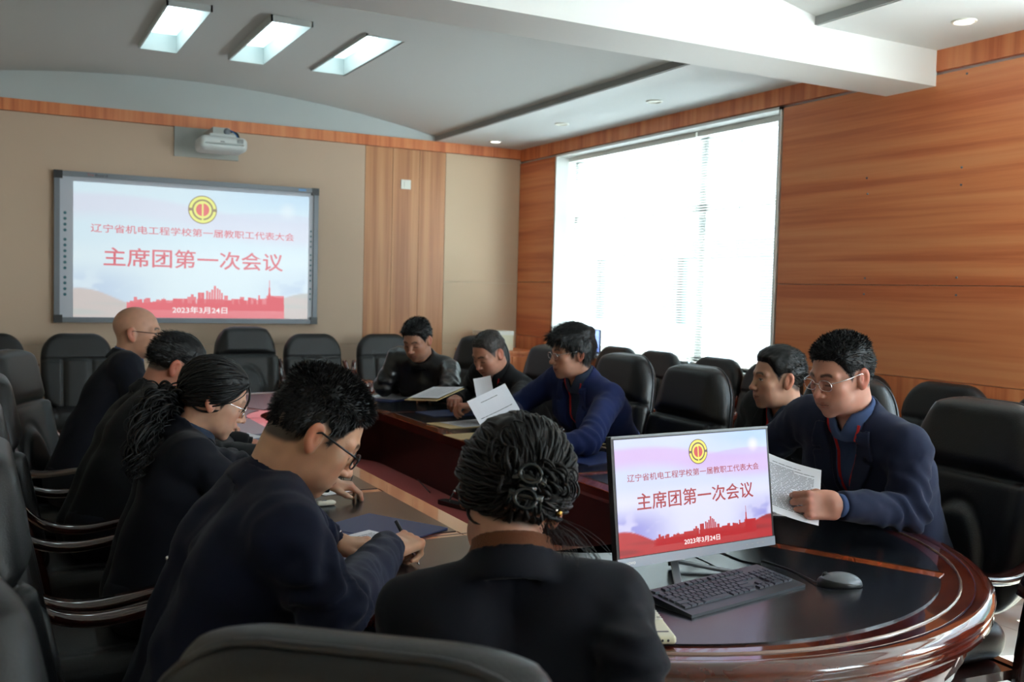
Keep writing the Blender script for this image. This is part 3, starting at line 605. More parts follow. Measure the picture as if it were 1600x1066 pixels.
# high back chair: local +X is the front, the back leans by 13 degrees
TB = Matrix.Translation((-.245, 0, .46)) @ Matrix.Rotation(-.20, 4, 'Y')
def f_backA(p):
    z = p[:, 2]; w = .275 - .035 * sstep(z, .35, .70) - .03 * (1 - sstep(z, 0, .25))
    q = p.copy(); q[:, 1] = p[:, 1] * (.275 / w)
    d = s_slab(q, .345, .275, .355, .17, .055, .048)
    front = sstep(p[:, 0], -.01, .03)
    hr = np.maximum(np.abs(p[:, 1]) / .22, np.abs(z - .575) / .115); d -= .022 * (1 - sstep(hr, .7, 1.1)) * front
    d += .018 * np.exp(-((z - .445) / .012) ** 2) * front
    lum = np.sqrt((p[:, 1] / .13) ** 2 + (np.maximum(z - .12, 0) / .22) ** 2); d -= .02 * (1 - sstep(lum, .8, 1.0)) * front; d += .008 * np.exp(-((lum - 1.05) / .06) ** 2) * front
    sb = np.abs(p[:, 1] * (.275 / w)); d -= .016 * sstep(sb, .17, .24) * front * (z < .44)
    return d * .8
backA = cushion_mesh('backrest', f_backA, (-.12, -.32, -.05), (.14, .32, .75), .011, M['chair_leather'])
backA.transform(TB)
def f_pipe(p): return p
def f_seat(p):
    d = s_box(p, (0, 0, 0), (.26, .255, .062), .055); d -= .012 * np.exp(-(_len(p[:, :2]) / .2) ** 2)
    d += .01 * np.exp(-((np.abs(p[:, 1]) - .17) / .008) ** 2) * (p[:, 2] > .02); return d * .9
seatM = cushion_mesh('seat', f_seat, (-.29, -.29, -.09), (.29, .29, .1), .012, M['chair_leather']); seatM.transform(Matrix.Translation((.03, 0, .41)))
def piping_mesh(pts, m):
    bm = bmesh.new(); tube(bm, pts, .006, 6, cap=False); me = bpy.data.meshes.new('piping'); bm.to_mesh(me); bm.free(); me.materials.append(m); me.shade_smooth(); return me
def _outl():
    out = []
    for k in range(61):
        t = k / 60; hy, hz, rc = .275, .355, .17; L1 = 2 * hz - 2 * rc; pts = []
    P_ = [(.275, z) for z in np.linspace(.10, .53, 8)] + [(.105 + .17 * math.cos(a), .53 + .17 * math.sin(a)) for a in np.linspace(.15, PI / 2, 8)]
    P_ = P_ + [(-y, z) for y, z in P_[::-1]]
    for y, z in P_:
        w = .275 - .035 * float(sstep(np.array([z]), .35, .70)[0]) - .03 * (1 - float(sstep(np.array([z]), 0, .25)[0])); out.append(TB @ Vector((-.012, y * w / .275 * 1.0, z)))
    return out
pipeA = piping_mesh(_outl(), M['chair_leather_side'])
def mk(name, build, m, **k):
    bm = bmesh.new(); build(bm); o = mesh_obj(name, bm, m, **k); me = o.data; bpy.data.objects.remove(o); return me
armA = {}; legA = {}
for s in (-1, 1):
    y = s * .315
    armA[s] = mk('arm', lambda bm: ribbon(bm, spline([(-.34, y * .96, .86), (-.30, y, .76), (-.22, y, .672), (-.10, y, .642), (.06, y, .662), (.20, y, .688), (.27, y, .672), (.29, y, .62)], 6), [.03] * 6 + [.045] * 6 + [.058] * 31, .026, (0, 1, 0)), M['chair_wood_dark'], smooth=True, bevel=0)
    legA[s, 0] = mk('leg', lambda bm: ribbon(bm, spline([(.20, y, .66), (.235, y, .50), (.22, y, .25), (.27, y, .0)], 6), .045, [.045] * 8 + [.038] * 11, (0, 1, 0)), M['chair_wood_dark'], smooth=True)
    legA[s, 1] = mk('leg', lambda bm: ribbon(bm, spline([(-.30, y, .74), (-.23, y, .52), (-.20, y, .28), (-.29, y, .0)], 6), .045, [.045] * 8 + [.038] * 11, (0, 1, 0)), M['chair_wood_dark'], smooth=True)
railA = mk('seat_frame', lambda bm: [box(bm, -.22, .23, -.30, .30, .315, .345), box(bm, .20, .235, -.32, .32, .30, .35), box(bm, -.225, -.19, -.32, .32, .30, .35)], M['chair_wood_dark'], bevel=.005)
# low back chair
TBB = Matrix.Translation((-.235, 0, .44)) @ Matrix.Rotation(-.19, 4, 'Y')
def f_backB(p):
    z = p[:, 2]; w = .265 - .03 * (1 - sstep(z, 0, .3)) - .02 * sstep(z, .4, .62); q = p.copy(); q[:, 1] = p[:, 1] * (.265 / w)
    d = s_slab(q, .30, .265, .315, .15, .05, .044); fr = sstep(p[:, 0], -.005, .03)
    d += .012 * np.exp(-((z - .40) / .008) ** 2) * fr; d += .012 * np.exp(-((np.abs(p[:, 1]) - .105) / .007) ** 2) * fr * (z < .4)
    d -= .008 * fr * (1 - sstep(np.abs(p[:, 1]), .06, .1)) * (z < .4); return d * .85
backB = cushion_mesh('backrest', f_backB, (-.1, -.31, -.05), (.12, .31, .66), .012, M['chair_leather']); backB.transform(TBB)
armB = {}; legB = {}
for s in (-1, 1):
    y = s * .315
    armB[s] = mk('arm', lambda bm: ribbon(bm, spline([(-.30, y * .93, .80), (-.26, y, .70), (-.16, y, .65), (0, y, .64), (.14, y, .655), (.215, y, .63), (.235, y, .56)], 6), [.04] * 6 + [.06] * 31, .034, (0, 1, 0)), M['chair_wood'], smooth=True)
    legB[s, 0] = mk('leg', lambda bm: ribbon(bm, spline([(.17, y, .62), (.22, y, .48), (.2, y, .25), (.24, y, 0)], 6), .04, .042, (0, 1, 0)), M['chair_wood'], smooth=True)
    legB[s, 1] = mk('leg', lambda bm: ribbon(bm, spline([(-.26, y, .70), (-.21, y, .5), (-.2, y, .25), (-.28, y, 0)], 6), .04, .042, (0, 1, 0)), M['chair_wood'], smooth=True)
def make_chair(kind):
    t = thing('armchair', 'x', 'chair')
    A = kind == 'A'
    b = link(bpy.data.objects.new('backrest', backA if A else backB), t)
    if A: link(bpy.data.objects.new('piping', pipeA), b)
    link(bpy.data.objects.new('seat', seatM), t); link(bpy.data.objects.new('seat_frame', railA), t)
    for s in (-1, 1):
        link(bpy.data.objects.new('arm', (armA if A else armB)[s]), t)
        for k in (0, 1): link(bpy.data.objects.new('leg', (legA if A else legB)[s, k]), t)
    return t
protos = {k: make_chair(k) for k in 'AB'}; usedp = set()
def chair(kind, x, y, rz, label, group, name='armchair', sc=1.0):
    if kind in usedp: t = copy_tree(protos[kind])
    else: t = protos[kind]; usedp.add(kind)
    t.location = (x, y, 0); t.rotation_euler = (0, 0, math.radians(rz)); t.scale = (sc, sc, sc); t.name = 'executive_chair' if kind == 'A' else 'armchair'
    return tag(t, label, 'chair', group)
GA, GB, GC, GD = 'high back chairs around the conference table', 'low back armchairs along the far wall', 'low back armchairs along the window wall', 'high back chairs along the far wall'
# left row (face +X)
chair('A', .40, 4.86, -24, 'black leather chair whose ribbed headrest shows fully at the left edge, behind the bald man', GA)
chair('A', .36, 3.86, 2, 'black leather chair under the man with the comb-over', GA)
chair('A', .33, 3.00, 0, 'black leather chair under the woman with the curly ponytail', GA)
chair('A', .34, 2.26, 0, 'black leather chair under the man in glasses writing with a pen', GA)
chair('A', .30, 1.40, 12, 'black leather chair cut by the lower left corner, only its brown arm in view', GA)
chair('A', .555, 1.19, 50, 'black leather chair back at the bottom edge behind the woman with the hair claw', GA, sc=.985)
# right row (face -X)
chair('A', 2.64, 2.20, 176, 'black leather chair behind the man reading beside the monitor', GA)
chair('A', 2.86, 2.98, 180, 'black leather chair under the man with the red lanyard looking left', GA)
chair('A', 2.58, 3.66, 178, 'empty black leather chair between two men on the window side of the table', GA)
chair('A', 2.72, 4.44, 180, 'black leather chair behind the man in the bright blue jacket', GA)
chair('A', 2.72, 5.20, 184, 'black leather chair under the grey-haired man holding sheets', GA)
chair('A', 2.80, 6.20, 200, 'black leather chair with a rounded greenish sheen beyond the grey-haired man', GA)
chair('A', 2.76, 1.36, 150, 'black leather chair whose seat edge shows at the lower right corner', GA)
# far wall (face -Y)
chair('A', 1.93, 8.12, -90, 'black high back chair with padded headrest below the right part of the whiteboard', GD, sc=.97)
for x, l in ((-.02, 'low black armchair at the left edge against the far wall'), (.62, 'low black armchair left of the bald man against the far wall'), (2.56, 'low black armchair against the far wall below the right corner of the whiteboard'), (3.24, 'low black armchair against the far wall behind the man in the leather jacket')):
    chair('B', x, 8.28, -90, l, GB)
for k, (y, l) in enumerate(((7.55, 'low black armchair nearest the far corner by the window'), (6.62, 'low black armchair by the window, its back seen just right of the blue-jacketed man'), (6.06, 'low black armchair by the window, second right of the blue-jacketed man'), (5.38, 'low black armchair by the right end of the window'), (4.82, 'low black armchair behind the man with the red lanyard looking left'), (4.12, 'low black armchair between the heads of the two men on the right'), (3.50, 'low black armchair against the wood wall right of the reading man'), (2.86, 'low black armchair against the wood wall at the right edge of the picture'))):
    chair('B', 4.18, y, 180, l, GC)
for k in list(protos):
    if k not in usedp: pass
# ================================================================== PEOPLE
M['skin'] = paint_mat('skin', .48, sss=.25, bump=.18, bscale=520, spec=.45)
def hair_mat(name, col):
    m = mat(name, col, .50, spec=.32); return m
M['hair'] = hair_mat('hair_black', lin(12, 11, 12)); M['hair_grey'] = hair_mat('hair_grey', lin(58, 54, 52))
def cloth(name, col, rough=.85, sheen=.08, bump=.35, bs=900): m = mat(name, col, rough, spec=.25, sheen=sheen, bump=bump, bscale=bs); m.node_tree.nodes['Principled BSDF'].inputs['Sheen Roughness'].default_value = .4; return m
M['navy_suit'] = cloth('navy_suit', lin(14, 16, 27)); M['navy_bright'] = cloth('navy_bright', lin(26, 38, 84)); M['navy_mid'] = cloth('navy_mid', lin(14, 19, 42))
M['black_suit'] = cloth('black_suit', lin(12, 13, 17)); M['slate_suit'] = cloth('slate_suit', lin(30, 36, 60))
M['leather_jacket'] = mat('leather_jacket', lin(26, 25, 26), .33, spec=.6, bump=.6, bscale=90)
M['shirt_blue'] = cloth('shirt_blue', lin(66, 84, 124), sheen=.05); M['shirt_dark'] = cloth('shirt_dark', lin(44, 54, 72), sheen=.05); M['knit_brown'] = cloth('knit_brown', lin(104, 62, 40), bump=.9, bs=260)
M['black_knit'] = cloth('black_knit', lin(16, 16, 18))
M['trousers'] = cloth('trousers', lin(20, 21, 30)); M['shoe'] = mat('shoe_leather', lin(18, 16, 16), .3)
M['lanyard'] = mat('lanyard_red', lin(196, 28, 32), .6); M['gold'] = mat('badge_gold', lin(214, 160, 60), .3, metal=.8); M['badge_red'] = mat('badge_red', lin(200, 30, 30), .35)
HC, HR = (0, -.014, .034), (.0755, .097, .084)

def frame_from(fwd, up):
    f = Vector(fwd).normalized(); u = Vector(up); u = (u - f * u.dot(f)).normalized(); r = f.cross(u)
    return Matrix((r, f, u)).transposed()      # columns right, forward, up
def head_frame(yaw, pitch, roll=0):
    a, b, c = map(math.radians, (yaw, pitch, roll)); f = Vector((math.cos(a) * math.cos(b), math.sin(a) * math.cos(b), -math.sin(b))); r = Vector((math.sin(a), -math.cos(a), 0)); u = r.cross(f)
    return Matrix((r * math.cos(c) - u * math.sin(c), f, u * math.cos(c) + r * math.sin(c))).transposed()

def head_sdf(o):
    jw, fat, fem = o.get('jaw', 1.12), o.get('fat', 0.0), o.get('fem', 0)
    nb = o['neck_local']; nr = o.get('neck_r', .056)
    def f(p):
        ax = np.abs(p[:, 0]); q = np.stack([ax, p[:, 1], p[:, 2]], 1)
        d = s_ell(p, HC, HR)
        d = smin(d, s_ell(p, (0, .022, -.022), (.064 + fat * .5, .066, .078)), .03)
        d = smin(d, s_ell(p, (0, .030, -.068), (.050 * jw + fat, .050, .040)), .025)
        d = smin(d, s_ell(p, (0, .070, -.097), (.021, .017, .015)), .022)
        d = smin(d, s_ell(q, (.040, .060, -.018), (.022, .020, .018)), .022)
        d = smin(d, s_ell(q, (.030, .052, -.055), (.022 + fat, .026, .028)), .03)
        d = smin(d, s_cap(q, (.012, .081, .026), (.046, .066, .024), .0095), .014)
        d = smax(d, -s_ell(q, (.031, .100, .006), (.019, .017, .012)), .012)
        d = smin(d, s_ell(q, (.0305, .0715, .004), (.0155, .0135, .0115)), .0035)
        # nose
        d = smin(d, s_cap(p, (0, .083, .018), (0, .1045, -.026), .0065, .0095), .011)
        d = smin(d, s_ell(p, (0, .107, -.029), (.0105, .0105, .0095)), .006)
        d = smin(d, s_ell(q, (.0125, .096, -.033), (.0075, .011, .0075)), .005)
        d = smax(d, -s_ell(q, (.0065, .1025, -.0415), (.0035, .005, .004)), .002)
        # mouth
        d = smin(d, s_ell(p, (0, .074, -.062), (.032, .018, .022)), .016)
        d = smin(d, s_cap(q, (.0, .0935, -.0585), (.021, .0845, -.0622), .0058, .0035), .004)
        d = smin(d, s_cap(q, (.0, .0920, -.0695), (.017, .0845, -.0675), .0066, .004), .004)
        d = smax(d, -s_cap(q, (0, .0990, -.0638), (.025, .0870, -.0648), .0022), .0025)
        d = smax(d, -s_ell(p, (0, .093, -.0795), (.016, .006, .004)), .006)
        # neck
        d = smin(d, s_cap(p, (0, -.028, -.045), nb, nr, nr * 1.06), .03)
        # ears
        e = q - np.array((.0800, -.012, -.004), np.float32); ca, sa = math.cos(.30), math.sin(.30)
        e = np.stack([e[:, 0] * ca + e[:, 1] * sa, -e[:, 0] * sa + e[:, 1] * ca, e[:, 2]], 1)
        cb, sb = math.cos(.22), math.sin(.22); e = np.stack([e[:, 0], e[:, 1] * cb - e[:, 2] * -sb, e[:, 1] * -sb + e[:, 2] * cb], 1)
        ear = s_ell(e, (0, 0, .002), (.0085, .0195, .0315)); ear = smin(ear, s_ell(e, (-.001, .003, -.026), (.006, .010, .010)), .008)
        ear = smax(ear, -s_ell(e, (.0105, .004, .004), (.0085, .0125, .021)), .003)
        ear = smin(ear, s_ell(e, (.001, .006, .0), (.0045, .004, .012)), .003)
        d = smin(d, ear, .005)
        return d
    return f
def zmin_of(o, x, y):
    st = o['hair']; a = np.abs(x)
    ky = [-.12, -.085, -.05, -.03, -.012, .010, .024, .034, .055, .078, .12]
    kz = {'short': [-.05, -.055, -.045, -.030, .030, .022, -.008, .018, .056, .079 , .086], 'full': [-.08, -.085, -.075, -.055, -.008, .005, -.018, .012, .030, .058, .062],
          'female': [-.055, -.060, -.045, -.020, .022, .016, -.022, .012, .044, .072, .078], 'bald': [9] * 11,
          'receding': [-.05, -.055, -.045, -.030, .030, .024, -.004, .028, .066, .088, .095]}[st]
    z = np.interp(y, ky, kz)
    if st == 'short': z = z + .016 * sstep(a, .022, .056) * sstep(y, .04, .062)
    return z + o.get('hairline', 0) * sstep(y, .03, .07)
def hair_sdf(o):
    tt, ts = o.get('top', .018), o.get('side', .006)
    def f(p):
        x, y, z = p[:, 0], p[:, 1], p[:, 2]
        zm = zmin_of(o, x, y); t = (ts + (tt - ts) * sstep(z, .045, .105)) * (.15 + .85 * sstep(z - zm, 0, .024))
        d = s_ell(p, HC, HR) - t
        fr = o.get('fringe', 0)
        if fr: d = smin(d, s_cap(p, (-.045, .070, .078), (.045, .070, .078), .020 + fr), .02)
        d = d + .0035 * vnoise(p * np.array((70, 38, 45), np.float32)) + .0022 * vnoise(p * np.array((190, 60, 90), np.float32) + 7)
        if o.get('fluff'): d = d + .006 * vnoise(p * 30 + 3)
        return smax(d, zm - z + .003 * vnoise(p * 90) + .004 * vnoise(p * np.array((260, 120, 60), np.float32)), .007)
    return f
def skin_paint(v, o):
    tone = np.array(lin(*o.get('tone', (196, 146, 118)))[:3]); n = len(v); c = np.tile(tone, (n, 1)); x, y, z = v[:, 0], v[:, 1], v[:, 2]; a = np.abs(x)
    def mix(c, col, t): return c * (1 - t[:, None]) + np.array(col) * t[:, None]
    g = lambda cx, cy, cz, r: np.exp(-(((a - cx) ** 2 + (y - cy) ** 2 + (z - cz) ** 2) / r ** 2))
    c = c * (1 + .10 * vnoise(v * 60)[:, None])
    red = tone * np.array((1.0, .66, .60))
    c = mix(c, red, .55 * g(.042, .068, -.030, .020)); c = mix(c, red, .6 * g(0, .108, -.03, .014)); c = mix(c, red * np.array((1.05, .8, .75)), .6 * sstep(a, .078, .084) * (y < .03) * (z > -.05))
    if not o.get('fem'): c = mix(c, tone * np.array((.62, .64, .70)), .30 * sstep(-z, .045, .065) * sstep(y, .02, .05) * (1 - sstep(-z, .10, .125)))
    lip = np.maximum(g(.006, .093, -.0600, .0075), np.maximum(g(.015, .088, -.0625, .007), g(.004, .092, -.0695, .008))) * (y > .07)
    c = mix(c, tone * (np.array((.85, .42, .42)) if o.get('fem') else np.array((.72, .42, .40))), np.clip(lip * .95, 0, .85))
    c = mix(c, (.02, .008, .006), (np.abs(z + .0640) < .0012) * (a < .022) * (y > .08) * .8)
    # brows
    bz = .0270 + .004 * np.sin(np.clip((a - .012) / .036, 0, 1) * PI) - .003 * sstep(a, .036, .05)
    c = mix(c, (.012, .01, .009), (1 - sstep(np.abs(z - bz), .0030, .0060)) * sstep(a, .010, .015) * (1 - sstep(a, .044, .050)) * (y > .05) * o.get('brow', .85))
    # eyes: lowered lids with a lash line, or open
    el = .004 * np.sin(np.clip((a - .017) / .028, 0, 1) * PI); ins = (a > .0175) & (a < .0445) & (y > .05)
    if o.get('open_eye', 0):
        top, bot = .0045 + el, .0030 - el * .8; m = ins & (z < top) & (z > bot); c = mix(c, (.55, .52, .48), m * 1.0); ir = m & (np.abs(a - .031 + np.sign(x) * o.get('gaze', 0)) < .0062); c = mix(c, (.012, .008, .006), ir * 1.0)
        c = mix(c, (.02, .012, .01), (ins & (np.abs(z - top - .0006) < .0013)) * .95)
    else: c = mix(c, (.02, .012, .01), (ins & (np.abs(z - (-.0015 - el * .6)) < .0016)) * .9)
    c = mix(c, (.03, .012, .008), g(.0065, .1025, -.041, .0035) * .8)
    if o['hair'] != 'bald' and o.get('scalp', 1): c = mix(c, (.02, .017, .016), sstep(z - zmin_of(o, x, y), -.006, .008) * (y < .085) * (a < .080) * .92)
    return np.concatenate([c, np.ones((n, 1))], 1)

def hand_sdf(s, curl, thumb, spread=.05, k=1.0):
    """right hand s=-1: fingers +Y, back +Z, thumb towards s*X"""
    segs = []
    for i, (bx_, by, L) in enumerate(((.030, .084, .074), (.010, .088, .082), (-.011, .085, .075), (-.030, .077, .060))):
        p = np.array((s * bx_, by, .0), float); ang = 0; side = s * (bx_) * spread * 12 * .4
        cu = curl[i] if isinstance(curl[0], (list, tuple)) else curl; r = .0098 - (.0012 if i == 3 else 0)
        for j, fr in enumerate((.46, .30, .24)):
            ang += math.radians(cu[j]); d = np.array((side, math.cos(ang), -math.sin(ang))); d /= np.linalg.norm(d); q = p + d * L * fr; r2 = r - .0009; segs.append((p.copy(), q.copy(), r, r2)); p = q; r = r2
    tp = [np.array(t, float) * np.array((s, 1, 1)) for t in thumb]; th = list(zip(tp, tp[1:], (.0135, .0112, .0098), (.0112, .0098, .0078)))
    def f(p):
        p = p / k
        d = s_box(p, (s * -.001, .045, -.001), (.039, .047, .0135), .0125)
        d = smin(d, s_ell(p, (s * .022, .030, -.009), (.020, .032, .014)), .012)
        d = smin(d, s_cap(p, (0, -.06, -.001), (0, .012, 0), .0255, .026), .02)
        for a, b, r1, r2 in segs: d = smin(d, s_cap(p, a, b, r1, r2), .0035)
        for a, b, r1, r2 in th: d = smin(d, s_cap(p, a, b, r1, r2), .008)
        for bx_ in (.030, .010, -.011, -.030): d = smin(d, s_ell(p, (s * bx_, .080, .0065), (.007, .009, .006)), .006)
        return d * k
    return f
POSES = {
    'flat': dict(curl=[(14, 14, 8), (12, 12, 8), (12, 14, 8), (16, 16, 10)], thumb=((.026, .012, -.006), (.046, .040, -.014), (.058, .066, -.016), (.064, .086, -.016)), spread=.11),
    'pinch': dict(curl=[(48, 46, 22), (54, 52, 26), (60, 56, 30), (66, 58, 30)], thumb=((.024, .012, -.010), (.036, .042, -.034), (.034, .070, -.050), (.028, .092, -.056)), spread=.03),
    'pen': dict(curl=[(52, 46, 16), (60, 60, 28), (70, 66, 34), (76, 68, 34)], thumb=((.024, .012, -.010), (.040, .044, -.030), (.034, .070, -.048), (.024, .088, -.060)), spread=.02),
    'rest': dict(curl=[(28, 32, 18), (32, 36, 20), (36, 38, 22), (40, 40, 24)], thumb=((.026, .012, -.008), (.044, .040, -.020), (.050, .066, -.028), (.048, .086, -.034)), spread=.05)}
def tr(v, R, t): return v @ np.array(R).T + np.array(t)
def blades(name, v, nrm, m, parent, n, L, dirf, w=.0011, seed=1, segs=2):
    rs = np.random.RandomState(seed); idx = rs.choice(len(v), n); P0 = v[idx]; N = nrm[idx]; D = dirf(P0, N, rs); D /= np.linalg.norm(D, axis=1)[:, None] + 1e-9
    ll = L * (.55 + .6 * rs.rand(n))[:, None]; S = np.cross(D, N); S /= np.linalg.norm(S, axis=1)[:, None] + 1e-9
    up = N * .25; a = P0 - N * .002; b = P0 + D * ll * .5 + up * ll * .3; c = P0 + D * ll
    V = np.stack([a - S * w, a + S * w, b - S * w * .8, b + S * w * .8, c], 1).reshape(-1, 3); k = np.arange(n)[:, None] * 5
    F = np.concatenate([k + np.array([[0, 1, 3, 2]]), k + np.array([[2, 3, 4, 4]])]); F3 = np.concatenate([k + np.array([[0, 1, 3]]), k + np.array([[0, 3, 2]]), k + np.array([[2, 3, 4]])])
    return np_mesh(name, V, F3, m, parent)
def vnormals(v, f):
    a = v[f[:, 1]] - v[f[:, 0]]; b = v[f[:, 2]] - v[f[:, 0]]; n = np.cross(a, b); N = np.zeros_like(v)
    for k in range(f.shape[1]): np.add.at(N, f[:, k], n)
    return N / (np.linalg.norm(N, axis=1)[:, None] + 1e-9)
def lock(bm, pts, r0, seg=5, flat=1.0):
    n = len(pts); tube(bm, pts, [r0 * (.55 + .45 * math.sin(PI * min(1, .25 + k / n))) * (1 if k < n - 4 else (n - 1 - k) / 4 + .05) for k in range(n)], seg)

def person(o):
    """o: hips, neck, head centre, head frame, arms and the clothes; joints are points of the room"""
    g = lambda k, d=None: o.get(k, d)
    t = thing('person', o['label'], 'person', (o['hip'][0], o['hip'][1], 0), 0, None)
    base = np.array(t.location)
    ob = lambda name, v, f, m, **k: np_mesh(name, v - base, f, m, k.pop('parent', t), **k)
    hip, hc = Vector(o['hip']), Vector(o['head'])
    _py = math.radians(o['hdir'][0]); _pp = math.radians(o['hdir'][1])
    neck = Vector(o['neck']) if 'neck' in o else hc + Vector((0, 0, o.get('ndz', -.122) + .03 * math.sin(_pp))) - Vector((math.cos(_py), math.sin(_py), 0)) * (.045 + .07 * math.sin(_pp))
    yaw = math.radians(o['yaw']); fw = Vector((math.cos(yaw), math.sin(yaw), 0)); lat = Vector((math.sin(yaw), -math.cos(yaw), 0))
    up = (neck - hip).normalized(); lat = (lat - up * lat.dot(up)).normalized(); fr = up.cross(lat).normalized(); lr = g('lean', 0)
    sw = g('sw', .178); k_ = g('bulk', 1.0)
    Hm = head_frame(*o['hdir']); hs = g('hs', 1.0)
    loc = lambda P_: (Hm.transposed() @ (Vector(P_) - hc)) / hs
    o['neck_local'] = tuple(loc(neck - up * .015))
    # ---- body: head, neck, hands and the trunk under the clothes, one mesh
    hr = g('res', .0042); hf = head_sdf(o); nl = o['neck_local']
    lo = np.minimum((-.105, -.13, -.13), np.array(nl) - .075); hi = np.maximum((.105, .125, .13), np.array(nl) + .075); lo[2] = nl[2] - .03
    v, f = nets(hf, lo, hi, hr); pc = skin_paint(v, o); Hn = np.array(Hm) ; vw = tr(v * hs, Hm, hc); parts = [(vw, f, pc)]
    tone = np.array(lin(*g('tone', (196, 146, 118))))
    S = {}; E = {}; W = {}
    for sd in (-1, 1):
        S[sd] = neck - up * .062 + lat * (sd * sw) + fr * g('shf', .012) + up * g('shz', (0, 0))[0 if sd < 0 else 1]
        a = o['arm'][sd]; E[sd] = Vector(a['e']); W[sd] = Vector(a['w'])
    c1 = hip.lerp(neck, .35); c2 = hip.lerp(neck, .70)
    def trunk(p, e=0.0):
        d = None
        for sd in (-1, 1):
            for a, b, r1, r2 in ((hip + lat * sd * .085, c1 + lat * sd * .075, .128, .118), (c1 + lat * sd * .075, c2 + lat * sd * .085 + fr * .01, .118, .122), (c2 + lat * sd * .085 + fr * .01, neck - up * .10 + lat * sd * .10, .122, .085), (neck - up * .085 + lat * sd * .06, S[sd] - lat * sd * .02, .066, .058), (neck - up * .015 + lat * sd * .02, S[sd] - lat * sd * .01 - up * .002, .056, .058)):
                q = s_cap(p, a, b, r1 * k_ + e, r2 * k_ + e); d = q if d is None else smin(d, q, .045)
        if g('belly'): d = smin(d, s_ell(p, hip.lerp(neck, .28) + fr * .06, (.15, .15, .15)), .06)
        return d
    def armd(p, sd, e=0.0):
        d = s_cap(p, S[sd], E[sd], .062 * k_ + e, .052 * k_ + e); return smin(d, s_cap(p, E[sd], W[sd], .052 * k_ + e, .037 * k_ + e), .02)
    thigh = {sd: hip + lat * sd * .10 + fw * .43 + Vector((0, 0, .49 - hip.z)) for sd in (-1, 1)}; ank = {sd: thigh[sd] + fw * g('foot', .02) + Vector((0, 0, .09 - .49)) for sd in (-1, 1)}
    def legs(p, e=0.0):
        d = None
        for sd in (-1, 1):
            a = hip + lat * sd * .09; q = smin(s_cap(p, a, thigh[sd], .092 + e, .068 + e), s_cap(p, thigh[sd], ank[sd], .066 + e, .050 + e), .02); d = q if d is None else smin(d, q, .02)
        return d
    def core(p): return smin(smin(trunk(p, -.035), legs(p, -.02), .02), smin(armd(p, -1, -.018), armd(p, 1, -.018), .01), .02)
    allp = [hip, neck] + list(S.values()) + list(E.values()) + list(W.values()) + list(thigh.values()) + list(ank.values())
    L0 = np.array([min(q[i] for q in allp) - .12 for i in range(3)]); H0 = np.array([max(q[i] for q in allp) + .12 for i in range(3)])
    v2, f2 = nets(core, L0, H0, .022); parts.append((v2, f2, np.tile(tone, (len(v2), 1))))
    Hd = {}
    for sd in (-1, 1):
        a = o['arm'][sd]
        if a.get('hidden'): continue
        P_ = POSES[a.get('pose', 'rest')]; fd = Vector(a.get('fd', (W[sd] - E[sd]))).normalized(); bk = Vector(a.get('back', (0, 0, 1))); R = frame_from(fd, bk); kk = g('hand', 1.0)
        vh, fh = nets(hand_sdf(-sd, P_['curl'], P_['thumb'], P_['spread'], kk), (-.085, -.065, -.12), (.085, .19, .04), g('hres', .0036))
        col = np.tile(tone, (len(vh), 1)); col[:, :3] *= (1 + .08 * vnoise(vh * 70))[:, None]; kn = np.exp(-((vh[:, 1] - .082) / .010) ** 2) * (vh[:, 2] > 0); col[:, 1:3] *= (1 - .15 * kn)[:, None]
        nail = 0
        parts.append((tr(vh, R, W[sd]), fh, col)); Hd[sd] = (R, W[sd])
    V, F, Pn = join_np(parts); ob('body', V, F, M['skin'], paint=Pn)
    # ---- hair
    hm = M[g('hairmat', 'hair')]
    if o['hair'] != 'bald':
        v, f = nets(hair_sdf(o), (-.115, -.145, -.11), (.115, .125, .165), g('hairres', .0045)); nn = vnormals(v, f)
        vv = tr(v * hs, Hm, hc); ho = ob('hair', vv, f, hm); nb_ = g('blades', 3000)
        if nb_:
            keep = (v[:, 2] > zmin_of(o, v[:, 0], v[:, 1]) + .0) & (_len((v - np.array(HC)) / (np.array(HR) + .002)) > 1.0); vk, nk = v[keep], nn[keep]
            st = g('comb', 'up')
            def df(p, n, rs):
                r = rs.randn(*p.shape) * g('mess', .30)
                top = sstep(p[:, 2], .05, .1)[:, None]
                if st == 'up': b = n * (.45 + .55 * top) + np.array((0, .25, 0)) * top + np.array((0, -.35, -.75)) * (1 - top)
                elif st == 'side': b = n * .3 + np.array((.6, .5, -.1)) * top + np.array((0, -.3, -.9)) * (1 - top)
                elif st == 'fringe': b = n * .2 + np.array((.15, .75, -.15)) * top + np.array((0, .1, -1.)) * (1 - top)
                else: b = n * .12 + np.array((0, -1.0, -.25))
                return b + r
            b = blades('hair_strands', vk, nk, hm, t, nb_, g('blen', .016), df, seed=int(abs(hc.y) * 100)); me = b.data
            co = np.empty(len(me.vertices) * 3, np.float32); me.vertices.foreach_get('co', co); co = tr(co.reshape(-1, 3) * hs, Hm, hc) - base; me.vertices.foreach_set('co', co.astype(np.float32).ravel()); me.update(); b.parent = ho; b['kind'] = 'stuff'
    # ---- garments
    na = (hc - neck).normalized(); na = (na * .6 + up * .4).normalized()
    V3 = lambda q: np.array(q, np.float32)
    def chest_uv(p):
        q = p - V3(neck); return q @ V3(lat), -(q @ V3(up)), q @ V3(fr)
    gar = o['garment']; jm = M[gar]; vd = g('vdepth', .30); jres = g('jres', .009); wr = g('wrinkle', 1.0)
